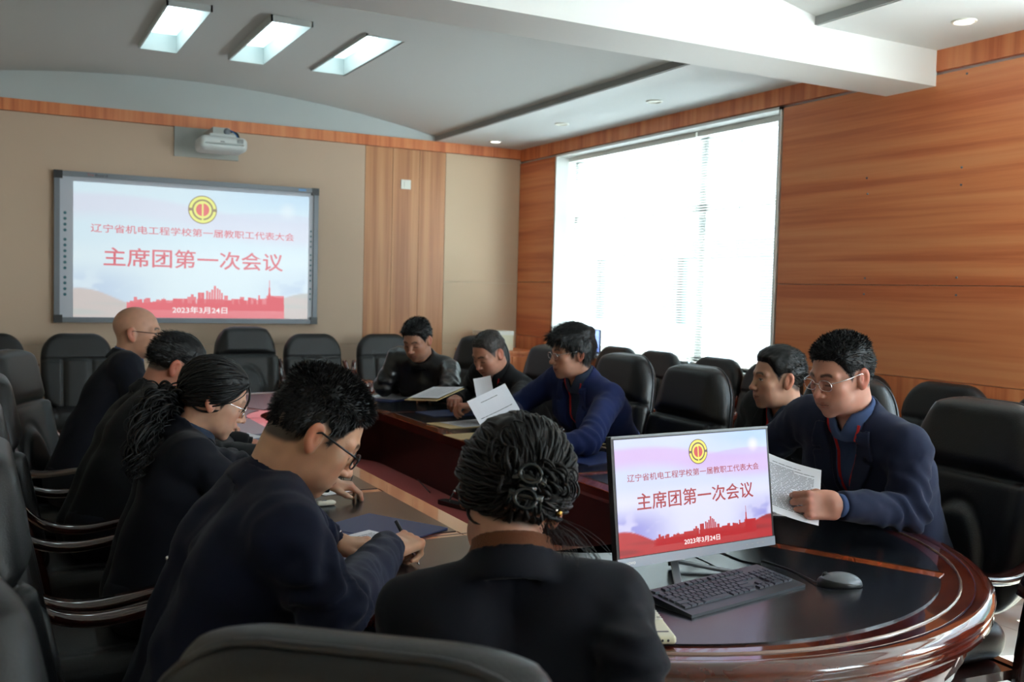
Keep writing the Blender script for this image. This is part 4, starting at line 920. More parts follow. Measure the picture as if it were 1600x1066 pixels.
    def jacket(p):
        d = trunk(p, .0)
        u, w, fr_ = chest_uv(p)
        hem = hip - up * .10
        # soft folds on the trunk
        d = d + wr * (.006 * vnoise(p * np.array((9, 9, 5), np.float32) + 2) + .003 * vnoise(p * 22 + 5))
        for sd in (-1, 1):
            a = armd(p, sd, .004); q = p - V3(E[sd]); dist = _len(q); ax = (W[sd] - E[sd]).normalized(); ax2 = (S[sd] - E[sd]).normalized(); n1 = vnoise(p * 16 + sd * 3)
            al = q @ V3((ax - ax2).normalized())
            a = a + wr * (.0065 * np.exp(-(dist / .12) ** 2) * np.sin(al * 130 + n1 * 3.2) + .004 * n1 + .003 * vnoise(p * 34))
            dw = _len(p - V3(S[sd])); a = a + wr * .004 * np.exp(-(dw / .10) ** 2) * np.sin((p @ V3(lat)) * 90 + n1 * 3)
            al2 = (p - V3(W[sd])) @ V3(ax); a = smax(a, al2 - g('cuff', -.012), .004)
            d = smin(d, a, .022)
        # lapels
        vw_ = (w - .0); half = np.clip(.062 * (1 - vw_ / vd), 0, .08); front = fr_ > .0
        if g('lapel', 1):
            edge = np.abs(u) - half; lw = .062 * sstep(w, -.03, .06) * (1 - sstep(w, vd * .75, vd * 1.02)) + .002; notch = (w > .085) & (w < .105) & (edge > .035)
            d = d + .003 * np.exp(-((u - .004) / .004) ** 2) * (w >= vd) * front
        d = d + .0025 * np.exp(-((u) / .0035) ** 2) * (fr_ < 0)
        # collar round the neck
        q = p - V3(neck); h = q @ V3(na); rad = _len(q - h[:, None] * V3(na)); bk = -(q @ V3(fr)) / (rad + 1e-6)
        cr = .071 + g('cgap', 0) ; ct = .0075; chh = g('collar', .030)
        cyl = np.maximum(np.abs(rad - cr - (.016 * (1 - sstep(h, -.03, .03)))) - ct, np.maximum(h - chh * (.35 + .65 * sstep(bk, -.5, .5)), -.030 - h))
        if chh > 0: d = smin(d, cyl * .9, .014)
        d = smax(d, -smax(rad - (cr - ct * .8), (.020 - .075 * sstep(q @ V3(fr), -.05, .03)) - h, .004), .004)
        if g('lapel', 1) or g('vopen', 0): d = smax(d, -np.maximum(np.maximum(np.abs(u) - half, w - vd), -(fr_ + .0)), .003)
        d = smax(d, (p - V3(hem)) @ V3(-up), .01)
        return d
    lo = np.array([min(q[i] for q in allp[:8]) - .15 for i in range(3)]); hi = np.array([max(q[i] for q in allp[:8]) + .15 for i in range(3)]); lo[2] = max(lo[2], .38)
    v, f = nets(jacket, lo, hi, jres); jo = ob('jacket', v, f, jm)
    if g('lapel', 1):
        for sd in (-1, 1):
            def lap(p):
                u, w, fr_ = chest_uv(p); u = u * sd; dj = jacket(p); half = np.clip(.062 * (1 - w / vd), 0, .08); e = u - half
                lw = (.030 + .030 * sstep(w, -.02, .09)) * (1 - .9 * sstep(w, .10, vd * 1.02)); r = np.maximum(np.maximum(e - lw, -e - .002), np.maximum(w - vd, -.005 - w))
                nt = np.maximum(np.abs(w - .082 - .25 * (e - .03)) - .006, .030 - e); r = np.maximum(np.maximum(r, -nt), .02 - fr_)
                return np.maximum(np.abs(dj - .004) - .0048, r * .9)
            v, f = nets(lap, np.array(neck) - .36, np.array(neck) + np.array((.36, .36, .08)), g('lres', .0055)); 
            if len(v): ob('lapel', v, f, jm, parent=jo)
            jo_l = jo
    def shirt(p):
        d = trunk(p, -.012); u, w, fr_ = chest_uv(p)
        q = p - V3(neck); h = q @ V3(na); rad = _len(q - h[:, None] * V3(na)); ch = g('scollar', .040)
        opn = .012 + .55 * np.clip(.0 - h + ch, 0, 1)
        cyl = np.abs(rad - .0625 - .010 * (1 - sstep(h, -.02, .03)) - .006 * (1 - sstep(h, ch * .5, ch * .85))) - .0068
        cyl = np.maximum(cyl, np.maximum(h - ch, -.008 - .04 * sstep(q @ V3(fr), -.03, .03) - h))
        if g('shirt_open', 1): cyl = np.maximum(cyl, -np.maximum(np.abs(u) - np.clip(.004 + .5 * (h + .012), 0, .03), -fr_))
        d = smin(d, cyl * .9, .004); d = d + .002 * np.exp(-((u - .012) / .002) ** 2) * (fr_ > 0)
        for sd in (-1, 1):
            ax = (W[sd] - E[sd]).normalized(); al2 = (p - V3(W[sd])) @ V3(ax); cf = s_cap(p, E[sd].lerp(W[sd], .5), W[sd] + ax * .03, .037, .0335); cf = smax(cf, al2 - g('scuff', .004), .003); d = np.minimum(d, cf)
        return smax(d, (p - V3(hip)) @ V3(-up), .01)
    v, f = nets(shirt, lo, hi, min(jres, .008) * .75); ob('shirt', v, f, M[g('shirt', 'shirt_blue')])
    v, f = nets(lambda p: smin(legs(p, 0.0) + .004 * vnoise(p * 18), smax(trunk(p, .002), (p - V3(hip + up * .03)) @ V3(up), .01), .03), L0, H0, .016); ob('trousers', v, f, M['trousers'])
    for sd in (-1, 1):
        a = ank[sd]; sh = frame_from(fw, (0, 0, 1))
        def shoe(p): q = (p - V3((a.x, a.y, 0))) @ np.array(sh); d = s_ell(q, (0, .06, .035), (.046, .135, .045)); d = smin(d, s_cap(q, (0, -.01, .03), (0, -.01, .10), .045), .03); return smax(d, .0 - q[:, 2], .004)
        v, f = nets(shoe, (a.x - .22, a.y - .22, -.01), (a.x + .22, a.y + .22, .14), .012); ob('shoe', v, f, M['shoe'])
    # buttons on the near cuffs and front
    if g('lapel', 1):
        for kx in range(2):
            w_ = vd + .03 + kx * .10; P0 = neck - up * w_ + fr * .3; dpt = None
            for s_ in np.linspace(.3, 0, 61):
                q = np.array([neck - up * w_ + fr * float(s_)], dtype=np.float32)
                if jacket(q)[0] < .002: dpt = neck - up * w_ + fr * float(s_); break
            if dpt is not None:
                bm = bmesh.new(); bmesh.ops.create_cone(bm, cap_ends=True, segments=12, radius1=.009, radius2=.008, depth=.004, matrix=Matrix.Translation(dpt - Vector(base)) @ frame_from(up, fr).to_4x4()); mesh_obj('button', bm, M['black_plastic'], jo)
    # ---- glasses
    if g('glasses'):
        gm = M[o['glasses']]; G = Matrix.Translation(hc - Vector(base)) @ Hm.to_4x4() @ Matrix.Scale(hs, 4); bm = bmesh.new(); gl = bmesh.new(); gy, gz = .0985, g('gz', .001); ww, hh = .0245, g('gh', .0165)
        for sd in (-1, 1):
            cx = sd * .0325; ring = [(cx + ww * math.copysign(abs(math.cos(a)) ** .75, math.cos(a)), gy - .20 * (abs(cx + ww * math.cos(a)) ** 1.5), gz + hh * math.copysign(abs(math.sin(a)) ** .75, math.sin(a))) for a in [2 * PI * q / 28 for q in range(29)]]
            tube(bm, [G @ Vector(q) for q in ring], g('gt', .0013) * hs, 5); gl.faces.new([gl.verts.new(G @ Vector(q)) for q in ring[:-1]])
            tube(bm, [G @ Vector(q) for q in ((sd * .057, gy - .005, gz + .009), (sd * .071, gy - .018, gz + .010), (sd * .0795, .04, .012), (sd * .083, -.005, .014), (sd * .080, -.03, -.006))], g('gt', .0013) * 1.1, 5)
        tube(bm, [G @ Vector(q) for q in ((-.009, gy, gz + .004), (0, gy + .004, gz + .007), (.009, gy, gz + .004))], .0012, 5)
        go = mesh_obj('glasses', bm, gm, t, smooth=True); mesh_obj('lens', gl, M['lens_glass'], go)
    # ---- lanyard lying on the shirt
    if g('lanyard'):
        pts = {-1: [], 1: []}
        for sd in (-1, 1):
            for w_ in np.linspace(-.02, .30, 14):
                u_ = sd * max(.004, .058 * (1 - (w_ + .02) / .30)); best = None
                for s_ in np.linspace(.26, -.1, 73):
                    P_ = neck + lat * u_ - up * float(w_) + fr * float(s_); q = np.array([P_], dtype=np.float32)
                    if min(shirt(q)[0], jacket(q)[0]) < .003: best = P_; break
                if best is not None: pts[sd].append(best - Vector(base))
        bm = bmesh.new()
        for sd in (-1, 1):
            if len(pts[sd]) > 3: ribbon(bm, pts[sd], .011, .0018, lat)
        lo_ = mesh_obj('lanyard', bm, M['lanyard'], t); lo_['label'] = 'red lanyard'
    o['_fn'] = dict(jacket=jacket, neck=neck, up=up, fr=fr, lat=lat, base=Vector(base), S=S, E=E, W=W, hands=Hd, Hm=Hm, hc=hc, t=t, hs=hs, jo=jo)
    if g('badge'):
        u_, w_ = o['badge']
        for s_ in np.linspace(.28, -.1, 96):
            P_ = neck + lat * u_ - up * w_ + fr * float(s_)
            if jacket(np.array([P_], dtype=np.float32))[0] < .001:
                T = Matrix.Translation(P_ - Vector(base)) @ frame_from(up, fr).to_4x4(); bm = bmesh.new(); bmesh.ops.create_cone(bm, cap_ends=True, segments=14, radius1=.011, radius2=.010, depth=.004, matrix=T @ Matrix.Scale(1.4, 4, (0, 1, 0)) ); b = mesh_obj('pin_badge', bm, M['badge_red'], jo); b['label'] = 'small red and gold pin badge'
                bm = bmesh.new(); bmesh.ops.create_cone(bm, cap_ends=True, segments=10, radius1=.006, radius2=.005, depth=.003, matrix=T @ Matrix.Translation((0, -.006, .003))); mesh_obj('badge_emblem', bm, M['gold'], b); break
    return t
def arm2(e1, w1, p1, e2, w2, p2, **k):
    d = {-1: dict(e=e1, w=w1, pose=p1), 1: dict(e=e2, w=w2, pose=p2)}
    for q, v in k.items(): d[-1 if q[0] == 'l' else 1][q[2:]] = v
    return d
# window side, facing the left
reader = dict(label='man in navy suit and glasses reading a sheet beside the monitor', hip=(2.80, 2.34, .56), ndz=-.130, head=atd(1314, 588, 3.05), hdir=(178, 16, 0), yaw=182, hair='short', top=.016, side=.005, glasses='chrome', lanyard=1, badge=(-.13, .235),
    garment='slate_suit', shirt='shirt_blue', res=.0032, jres=.0075, hres=.003, hs=1.01, hand=1.05, blades=5000, blen=.012, wrinkle=1.5, tone=(196, 140, 120), vdepth=.34, bulk=1.04, sw=.182, comb='up',
    arm=arm2(atz(1420, 800, .85), atd(1308, 790, 2.80), 'pinch', (2.42, 2.72, .87), (2.22, 2.62, .84), 'rest', l_fd=(-.92, .36, .02), l_back=(-.35, -.85, .30)))
p_reader = person(reader)
lanyard_man = dict(label='man in black suit with red lanyard gazing to the left behind the monitor', hip=(3.02, 3.06, .56), head=atd(1214, 592, 3.92), hdir=(162, 4, 0), yaw=172, hair='short', top=.016, side=.006, lanyard=1, open_eye=1, gaze=.002,
    garment='black_suit', shirt='shirt_dark', res=.0036, jres=.009, hs=1.02, blades=3000, blen=.013, tone=(178, 132, 108), vdepth=.32, comb='back', mess=.15, arm=arm2((2.90, 2.80, .80), (2.74, 2.92, .64), 'rest', (2.92, 3.32, .80), (2.74, 3.18, .64), 'rest'))
p_lan = person(lanyard_man)
blue_man = dict(label='man in bright blue jacket with thick black hair and thin glasses', hip=(2.90, 4.24, .56), head=atd(893, 552, 4.8), hdir=(172, 8, 0), yaw=186, hair='full', top=.030, side=.016, fringe=.004, fluff=1, glasses='chrome', lanyard=1, badge=(-.10, .22), open_eye=1,
    garment='navy_bright', shirt='shirt_dark', res=.0038, jres=.009, hs=1.04, blades=3500, blen=.03, tone=(182, 132, 108), vdepth=.34, bulk=1.05, sw=.19, comb='fringe', mess=.2, gh=.014,
    arm=arm2(atz(918, 690, .82), atz(850, 700, .80), 'flat', (2.42, 4.50, .86), atz(806, 690, .84), 'pinch'))
p_blue = person(blue_man)
grey_man = dict(label='man with cropped grey hair and black jacket looking down at sheets', hip=(2.92, 5.18, .56), head=atd(764, 553, 5.55), hdir=(196, 30, 0), yaw=190, hair='short', top=.008, side=.003, hairmat='hair_grey', hairline=.012, lanyard=1, badge=(-.12, .2),
    garment='black_suit', shirt='black_knit', res=.0042, jres=.010, hs=1.03, blades=2500, blen=.007, tone=(184, 130, 108), vdepth=.28, fat=.004, arm=arm2(atz(800, 650, .83), atz(742, 634, .845), 'pinch', (2.62, 5.48, .85), atz(712, 624, .85), 'pinch', l_fd=(-.9, .3, 0)))
p_grey = person(grey_man)
leather_man = dict(label='man in black leather jacket with one hand on a white sheet', hip=(2.76, 6.22, .56), head=atd(652, 532, 6.25), hdir=(218, 26, 0), yaw=212, hair='short', top=.018, side=.008, fringe=.002, lapel=0, collar=.03,
    garment='leather_jacket', shirt='black_knit', scollar=.01, res=.0042, jres=.010, hs=1.04, blades=2500, blen=.014, tone=(184, 134, 110), bulk=1.1, sw=.185, wrinkle=1.6, arm=arm2(atd(704, 612, 6.0), atz(672, 620, .80), 'rest', atd(600, 602, 6.4), atz(624, 603, .80), 'flat', r_fd=(.0, -1, -.12)))
p_leather = person(leather_man)
# door side, facing the right
writer = dict(label='man in navy jacket and dark glasses bent over writing with a pen', hip=(.36, 2.05, .56), head=atd(492, 678, 2.08), hdir=(350, 36, 0), yaw=356, hair='short', top=.021, side=.004, glasses='black_plastic', gt=.0021,
    garment='navy_mid', shirt='navy_mid', res=.0030, jres=.0075, hres=.003, hs=1.02, wrinkle=1.6, hand=1.06, blades=9000, blen=.013, mess=.2, tone=(196, 150, 122), bulk=1.12, sw=.20, vdepth=.12, lapel=0, collar=.02, scollar=.035, fat=.004, neck_r=.062,
    arm=arm2((.70, 2.42, .86), atz(524, 850, .812), 'flat', atd(520, 955, 1.85), atz(610, 856, .815), 'pen', l_fd=(.95, -.25, -.06), r_fd=(.88, .45, .05), r_back=(-.25, -.35, .9)))
p_writer = person(writer)
pony = dict(label='woman in navy blazer with curly black ponytail and thin round glasses', hip=(.40, 3.02, .56), head=atd(336, 624, 3.0), hdir=(350, 24, 0), yaw=354, hair='female', top=.016, side=.010, glasses='chrome', gh=.020, fem=1,
    garment='navy_suit', shirt='shirt_dark', res=.0034, jres=.008, hs=.96, hand=.9, blades=0, tone=(206, 160, 136), bulk=.92, sw=.165, vdepth=.22, collar=.045, neck_r=.048, jaw=1.05, brow=.5,
    arm=arm2((.74, 3.28, .86), (1.02, 3.20, .81), 'rest', (.66, 2.80, .84), atz(346, 688, .83), 'pen', r_fd=(.8, .3, .1)))
p_pony = person(pony)
comb_man = dict(label='man with thinning combed black hair bending forward between the ponytail woman and the bald man', hip=(.36, 3.90, .56), head=atd(275, 574, 3.85), hdir=(356, 34, 0), yaw=2, hair='receding', top=.012, side=.008,
    garment='black_suit', shirt='black_knit', res=.0040, jres=.010, hs=1.05, blades=2500, blen=.02, comb='back', mess=.15, tone=(176, 118, 96), bulk=1.08, sw=.19, lapel=0, vdepth=.1, arm=arm2((.68, 4.16, .85), (.96, 4.08, .81), 'rest', (.68, 3.66, .85), (.96, 3.76, .81), 'rest'))
p_comb = person(comb_man)
bald = dict(label='bald man in navy suit and thin dark glasses in front of the whiteboard', hip=(.34, 4.86, .56), head=atd(216, 521, 4.65), hdir=(342, 4, 0), yaw=352, hair='bald', glasses='black_plastic', open_eye=1, gh=.011,
    garment='navy_suit', shirt='shirt_blue', res=.0040, jres=.010, hs=1.05, tone=(190, 142, 118), vdepth=.28, bulk=1.05, sw=.19, arm=arm2((.62, 5.10, .85), (.95, 5.04, .81), 'rest', (.62, 4.62, .85), (.95, 4.74, .81), 'rest'))
p_bald = person(bald)
claw_lady = dict(label='woman seen from behind in dark suit with black hair held by a claw clip', hip=(.74, 1.30, .56), head=atd(800, 778, 1.74), hdir=(64, 22, 12), yaw=60, hair='female', top=.026, side=.020, fluff=1, fem=1,
    garment='navy_suit', shirt='knit_brown', scollar=.055, shirt_open=0, res=.0032, jres=.007, hs=1.04, blades=0, tone=(200, 150, 128), bulk=.95, sw=.172, vdepth=.25, collar=.030, neck_r=.050, wrinkle=.7,
    arm=arm2(atd(648, 1040, 1.72), (.80, 1.66, .66), 'rest', atd(985, 1040, 1.52), (1.04, 1.50, .66), 'rest'))
p_claw = person(claw_lady)
# ------------------------------------------------------------------ hair of the two women
def surf_locks(o, parent, name, starts, target, n_pts, rad, lift, wave, seed, flow=None):
    F = o['_fn']; Hm, hc, hs, base = F['Hm'], F['hc'], F['hs'], F['base']; rs = random.Random(seed); bm = bmesh.new(); Cn = Vector(HC); R = Vector(HR)
    for s_ in starts:
        a = Vector([(s_[i] - Cn[i]) / R[i] for i in range(3)]).normalized(); tg = Vector(target) + Vector([rs.gauss(0, .010) for _ in range(3)]); b = Vector([(tg[i] - Cn[i]) / R[i] for i in range(3)]).normalized()
        om = math.acos(max(-1, min(1, a.dot(b)))); ph = rs.random() * 6; lf = lift + rs.random() * .005; pts = []
        for k in range(n_pts + 1):
            t = k / n_pts; q = (a * math.sin((1 - t) * om) + b * math.sin(t * om)) / max(math.sin(om), 1e-3); q.normalize(); e = lf * math.sin(PI * min(1, t * 1.3 + .12) * .9) + .003
            side = a.cross(b).normalized(); w_ = wave * math.sin(t * 9 + ph) * t
            P_ = Vector([Cn[i] + q[i] * (R[i] + e + wave * .5 * math.cos(t * 8 + ph)) + side[i] * w_ for i in range(3)]); pts.append(hc + Hm @ (P_ * hs) - base)
        lock(bm, pts, rad * (.7 + .6 * rs.random()), 4)
    ob_ = mesh_obj(name, bm, M['hair'], parent, smooth=True); ob_['kind'] = 'stuff'; return ob_
def hair_starts(o, n, seed):
    rs = random.Random(seed); out = []
    while len(out) < n:
        v = Vector([rs.gauss(0, 1) for _ in range(3)]).normalized(); p = Vector([HC[i] + v[i] * HR[i] for i in range(3)])
        zm = float(zmin_of(o, np.array([p.x]), np.array([p.y]))[0])
        if p.z > zm + .010 and (p.z < zm + .030 or rs.random() < .35): out.append(p)
    return out
def child(t, nm): return [c for c in t.children if c.name.split('.')[0] == nm][0]
hp = child(p_pony, 'hair'); surf_locks(pony, hp, 'hair_strands', hair_starts(pony, 420, 2), (0, -.118, -.030), 12, .0030, .013, .001, 4)
def curls(parent, base, path, n, spread, rcurl, rad, seed, turns=4, grow=1.0):
    rs = random.Random(seed); bm = bmesh.new(); path = spline(path, 8)
    for _ in range(n):
        ph = rs.random() * 6.28; off = Vector([rs.gauss(0, spread) for _ in range(3)]); end = .55 + .45 * rs.random(); m = int(len(path) * end); tn = turns * (.7 + .6 * rs.random()); pts = []
        for k in range(max(6, m * 2)):
            t = k / max(5, m * 2 - 1); x = t * (m - 1); i = min(int(x), len(path) - 2); P_ = path[i].lerp(path[i + 1], x - i); d = (path[i + 1] - path[i]).normalized(); u = d.cross(Vector((0, .3, 1))).normalized(); w_ = d.cross(u)
            g_ = min(1, t * 2.2 + .08) * grow; pts.append(P_ + off * g_ + (u * math.cos(t * tn * 6.28 + ph) + w_ * math.sin(t * tn * 6.28 + ph)) * rcurl * g_ - base)
        lock(bm, pts, rad * (.6 + .7 * rs.random()), 5)
    ob_ = mesh_obj('hair_curls', bm, M['hair'], parent, smooth=True); ob_['kind'] = 'stuff'; return ob_
Fp = pony['_fn']; T0 = Fp['hc'] + Fp['Hm'] @ Vector((0, -.112, -.028))
curls(hp, Fp['base'], [T0, atd(272, 622, 2.98), atd(245, 632, 2.93), atd(226, 672, 2.86), atd(216, 720, 2.80), atd(210, 752, 2.78)], 150, .020, .012, .0042, 5)
bm = bmesh.new(); tube(bm, [T0 - Fp['base'] + Fp['Hm'] @ Vector((.017 * math.cos(a), -.004, .017 * math.sin(a))) for a in [2 * PI * k / 16 for k in range(17)]], .004, 6); mesh_obj('hair_tie', bm, M['brass'], hp, smooth=True)
hcw = child(p_claw, 'hair'); Fc = claw_lady['_fn']; tgt = (.022, -.108, -.002)
surf_locks(claw_lady, hcw, 'hair_strands', hair_starts(claw_lady, 520, 9), tgt, 14, .0030, .020, .0045, 8)
L2W = lambda F, p: F['hc'] + F['Hm'] @ (Vector(p) * F['hs']) - F['base']
# gathered curls on the right of the clip
curls(hcw, Vector((0, 0, 0)), [L2W(Fc, p) for p in ((.01, -.112, .0), (.035, -.116, .020), (.062, -.098, .034), (.075, -.072, .02), (.070, -.062, -.010))], 90, .010, .011, .0034, 6, turns=2.5)
curls(hcw, Vector((0, 0, 0)), [L2W(Fc, p) for p in ((.01, -.112, .0), (-.02, -.118, .03), (-.03, -.108, .06), (.01, -.100, .075))], 50, .014, .010, .0034, 16, turns=1.5)
bm = bmesh.new(); rs = random.Random(12)
for _ in range(46):   # loose wisps
    a = Vector((.05 + rs.random() * .03, -.06 + rs.random() * .03, -.02 - rs.random() * .03)); pts = [a]; d = Vector((.5 + rs.random() * .7, -.2 + rs.random() * .5, .2 - rs.random() * 1.6)).normalized()
    for k in range(9): d = (d + Vector((rs.gauss(0, .16), rs.gauss(0, .1), -.10))).normalized(); pts.append(pts[-1] + d * (.010 + .006 * rs.random()))
    tube(bm, [L2W(Fc, p) for p in pts], .0005, 3, cap=False)
for _ in range(26):
    a = Vector((-.03 + rs.random() * .06, -.03 + rs.random() * .08, .118)); pts = [a]; d = Vector((rs.gauss(0, .7), rs.gauss(0, .4), .5)).normalized()
    for k in range(7): d = (d + Vector((rs.gauss(0, .25), rs.gauss(0, .2), -.12))).normalized(); pts.append(pts[-1] + d * .008)
    tube(bm, [L2W(Fc, p) for p in pts], .0004, 3, cap=False)
ob_ = mesh_obj('loose_hair', bm, M['hair'], hcw); ob_['kind'] = 'stuff'
# claw clip: two curved jaws with teeth and a spring
clipm = mat('clip_plastic', lin(16, 22, 24), .12, spec=.7)
cb = bmesh.new(); CL = lambda x, y, z: L2W(Fc, (.020 + x, -.124 + y, -.004 + z))
for s in (-1, 1):
    for k in range(5):
        x = (k - 2) * .012; ribbon(cb, spline([CL(x, -.014, s * .006), CL(x, -.016, s * .020), CL(x * 1.1, -.006, s * .032), CL(x * 1.1, .012, s * .036)], 5), .0065, .003, Fc['Hm'] @ Vector((1, 0, 0)))
    ribbon(cb, spline([CL(-.027, -.015, s * .012), CL(-.015, -.019, s * .014), CL(.015, -.019, s * .014), CL(.027, -.015, s * .012)], 5), .010, .004, Fc['Hm'] @ Vector((0, 0, 1)))
    tube(cb, [CL(.017 * math.cos(a) , -.026, s * .020 + .015 * math.sin(a)) for a in [2 * PI * k / 18 for k in range(19)]], .0035, 6)
tube(cb, [CL(-.014, -.016, 0), CL(.014, -.016, 0)], .005, 8)
cl = mesh_obj('claw_clip', cb, clipm, hcw, smooth=True); cl['label'] = 'dark green plastic claw clip'
for k in range(9):
    bm = bmesh.new(); p = L2W(Fc, (.046 + .0035 * k, -.112 + .004 * k, .050 - .0085 * k)); bmesh.ops.create_uvsphere(bm, u_segments=10, v_segments=6, radius=.0032, matrix=Matrix.Translation(p)); mesh_obj('hairpin_bead', bm, M['chrome'], hcw, smooth=True)
bm = bmesh.new(); bmesh.ops.create_uvsphere(bm, u_segments=12, v_segments=8, radius=.0065, matrix=Matrix.Translation(L2W(Fc, (.080, -.060, -.018)))); mesh_obj('earring', bm, M['brass'], hcw, smooth=True)

# ------------------------------------------------------------------ wrist watches and the cuff stud
def watch(o, sd, label):
    F = o['_fn']; R, w_ = F['hands'][sd]; bm = bmesh.new(); P = lambda x, y, z: w_ + R @ Vector((x, y, z)) - F['base']
    ribbon(bm, [P(.031 * math.cos(a), -.002, .026 * math.sin(a)) for a in [2 * PI * k / 20 for k in range(21)]], .018, .003, R @ Vector((0, 1, 0)))
    wt = mesh_obj('wrist_watch', bm, M['black_plastic'], F['t'], smooth=False)
    bm = bmesh.new(); bmesh.ops.create_cone(bm, cap_ends=True, segments=20, radius1=.018, radius2=.016, depth=.008, matrix=Matrix.Translation(P(0, -.002, .030)) @ R.to_4x4()); mesh_obj('watch_case', bm, M['chrome'], wt)
    bm = bmesh.new(); bmesh.ops.create_cone(bm, cap_ends=True, segments=20, radius1=.0145, radius2=.0145, depth=.001, matrix=Matrix.Translation(P(0, -.002, .0345)) @ R.to_4x4()); mesh_obj('watch_dial', bm, M['paper'], wt)
watch(writer, -1, ''); watch(grey_man, -1, '')
def on_jacket(o, px, py):
    d = _ray(px, py).normalized(); t = .5; J = o['_fn']['jacket']
    for _ in range(200):
        q = J(np.array([CC + d * t], dtype=np.float32))[0]
        if q < .002: break
        t += max(.002, q * .6)
    return CC + d * t
P = next(q for q in (on_jacket(writer, x_, 873) for x_ in (242, 262, 285, 310, 340, 380)) if (q - CC).length < 4) - writer['_fn']['base']; bm = bmesh.new(); bmesh.ops.create_uvsphere(bm, u_segments=12, v_segments=8, radius=.0055, matrix=Matrix.Translation(P)); mesh_obj('stud', bm, M['chrome'], writer['_fn']['jo'], smooth=True)

# ------------------------------------------------------------------ MONITOR
ZT = TZ + .0016
BL, BR_ = atd(965, 893, 2.42), atd(1207, 849, 2.70); r_ = (BR_ - BL); r_.z = 0; r_.normalize(); MW, MH = .545, .325
nrm = r_.cross(Vector((0, 0, 1))); tl = math.radians(8); upv = (Vector((0, 0, 1)) * math.cos(tl) - nrm * math.sin(tl)).normalized(); nv = r_.cross(upv)
org = Vector((BL.x, BL.y, (BL.z + BR_.z) / 2)); mc = org + r_ * MW / 2
M['bezel_grey'] = mat('bezel_grey', lin(150, 158, 170), .35, metal=.4)
mon = thing('monitor', 'slim grey desktop monitor showing the red and white meeting slide', 'monitor', (mc.x, mc.y, ZT)); MB = Vector(mon.location)
T = face_T(org - MB, r_, upv)
bx('back_shell', 0, MW, 0, MH, -.020, -.004, M['black_plastic'], mon, bevel=.003, T=T)
bx('screen_frame', 0, MW, 0, MH, -.006, .0, M['black_plastic'], mon, bevel=.001, T=T)
bx('chin_bezel', 0, MW, 0, .0235, -.005, .0025, M['bezel_grey'], mon, bevel=.001, T=T)
bx('top_bezel', 0, MW, MH - .004, MH + .001, -.020, .002, M['grey_plastic'], mon, bevel=.001, T=T)
slide(mon, T @ Vector((.008, .0255, .0012)), r_, upv, MW - .016, MH - .033, .43, None, dict(red=lin(160, 34, 40), dark=lin(82, 42, 24), gold=lin(236, 222, 72), white=lin(252, 252, 252), core=lin(196, 30, 36), sky=lin(176, 30, 38)))
text_obj('logo_lettering', 'Lenovo', M['white_plastic'], T @ Matrix.Translation((.032, .012, .0028)), width=.046, height=.0095, parent=mon)
for k in range(4): bx('control_mark', MW - .11 + k * .02, MW - .104 + k * .02, .011, .0125, .0025, .0029, M['plate_grey'], mon, T=T)
bm = bmesh.new(); pc_ = T @ Vector((MW * .46, .10, -.03)); gb = Vector((pc_.x, pc_.y, 0)) - nv * .035; gb.z = .006
ribbon(bm, spline([T @ Vector((MW * .46, .14, -.024)), T @ Vector((MW * .46, .03, -.045)), gb + Vector((0, 0, .03)), gb], 6), .036, .010, r_); mesh_obj('stand_neck', bm, M['grey_plastic'], mon, smooth=True)
for s in (-1, 1):
    bm = bmesh.new(); d = nrm.normalized() * .17 + r_ * s * .13; d.z = 0; ribbon(bm, spline([gb + Vector((0, 0, .012)), gb + d * .5 + Vector((0, 0, .004)), gb + d], 6), .020, .008, Vector((0, 0, 1)).cross(d)); o = mesh_obj('stand_leg', bm, M['grey_plastic'], mon)
def cable(label, pts, r=.002, m=None, name='cable', cat='cable'):
    bm = bmesh.new(); tube(bm, spline(pts, 8), r, 6); o = mesh_obj(name, bm, m or M['black_plastic'], smooth=True); return tag(o, label, cat)
z_ = ZT + .002
cable('thin black cable running from behind the monitor over the table to the keyboard', [atz(1075, 866, z_ + .02), atz(1110, 882, z_), atz(1140, 900, z_)])
cable('black cable curving on the table right of the monitor foot', [atz(1115, 858, z_), atz(1158, 876, z_), atz(1190, 882, z_)])

# ------------------------------------------------------------------ KEYBOARD
kp = atz(1136, 920, ZT + .012); kb = thing('keyboard', 'black slim keyboard lying in front of the monitor', 'keyboard', (1.592, 1.832, ZT), math.radians(10))
bm = bmesh.new(); KW, KD = .425, .152
v = [bm.verts.new(p) for p in ((-KW / 2, -KD / 2, 0), (KW / 2, -KD / 2, 0), (KW / 2, KD / 2, 0), (-KW / 2, KD / 2, 0), (-KW / 2, -KD / 2, .007), (KW / 2, -KD / 2, .007), (KW / 2, KD / 2, .022), (-KW / 2, KD / 2, .022))]
for q in ((3, 2, 1, 0), (4, 5, 6, 7), (0, 1, 5, 4), (1, 2, 6, 5), (2, 3, 7, 6), (3, 0, 4, 7)): bm.faces.new([v[i] for i in q])
mesh_obj('case', bm, M['dark_plastic'], kb, bevel=.0025)
kz = lambda y: .007 + .015 * (y + KD / 2) / KD
km = {}
def key(x, y, w, d=.0155):
    if w not in km:
        bm = bmesh.new(); vs = box(bm, -w / 2, w / 2, -d / 2, d / 2, 0, .0045)
        for q in vs[4:]: q.co.x *= .86; q.co.y *= .84
        o = mesh_obj('key', bm, M['key_plastic'], bevel=.0008); km[w] = o.data; bpy.data.objects.remove(o)
    o = link(bpy.data.objects.new('key', km[w]), kb); o.location = (x, y, kz(y)); o.rotation_euler = (math.atan(.015 / KD), 0, 0)
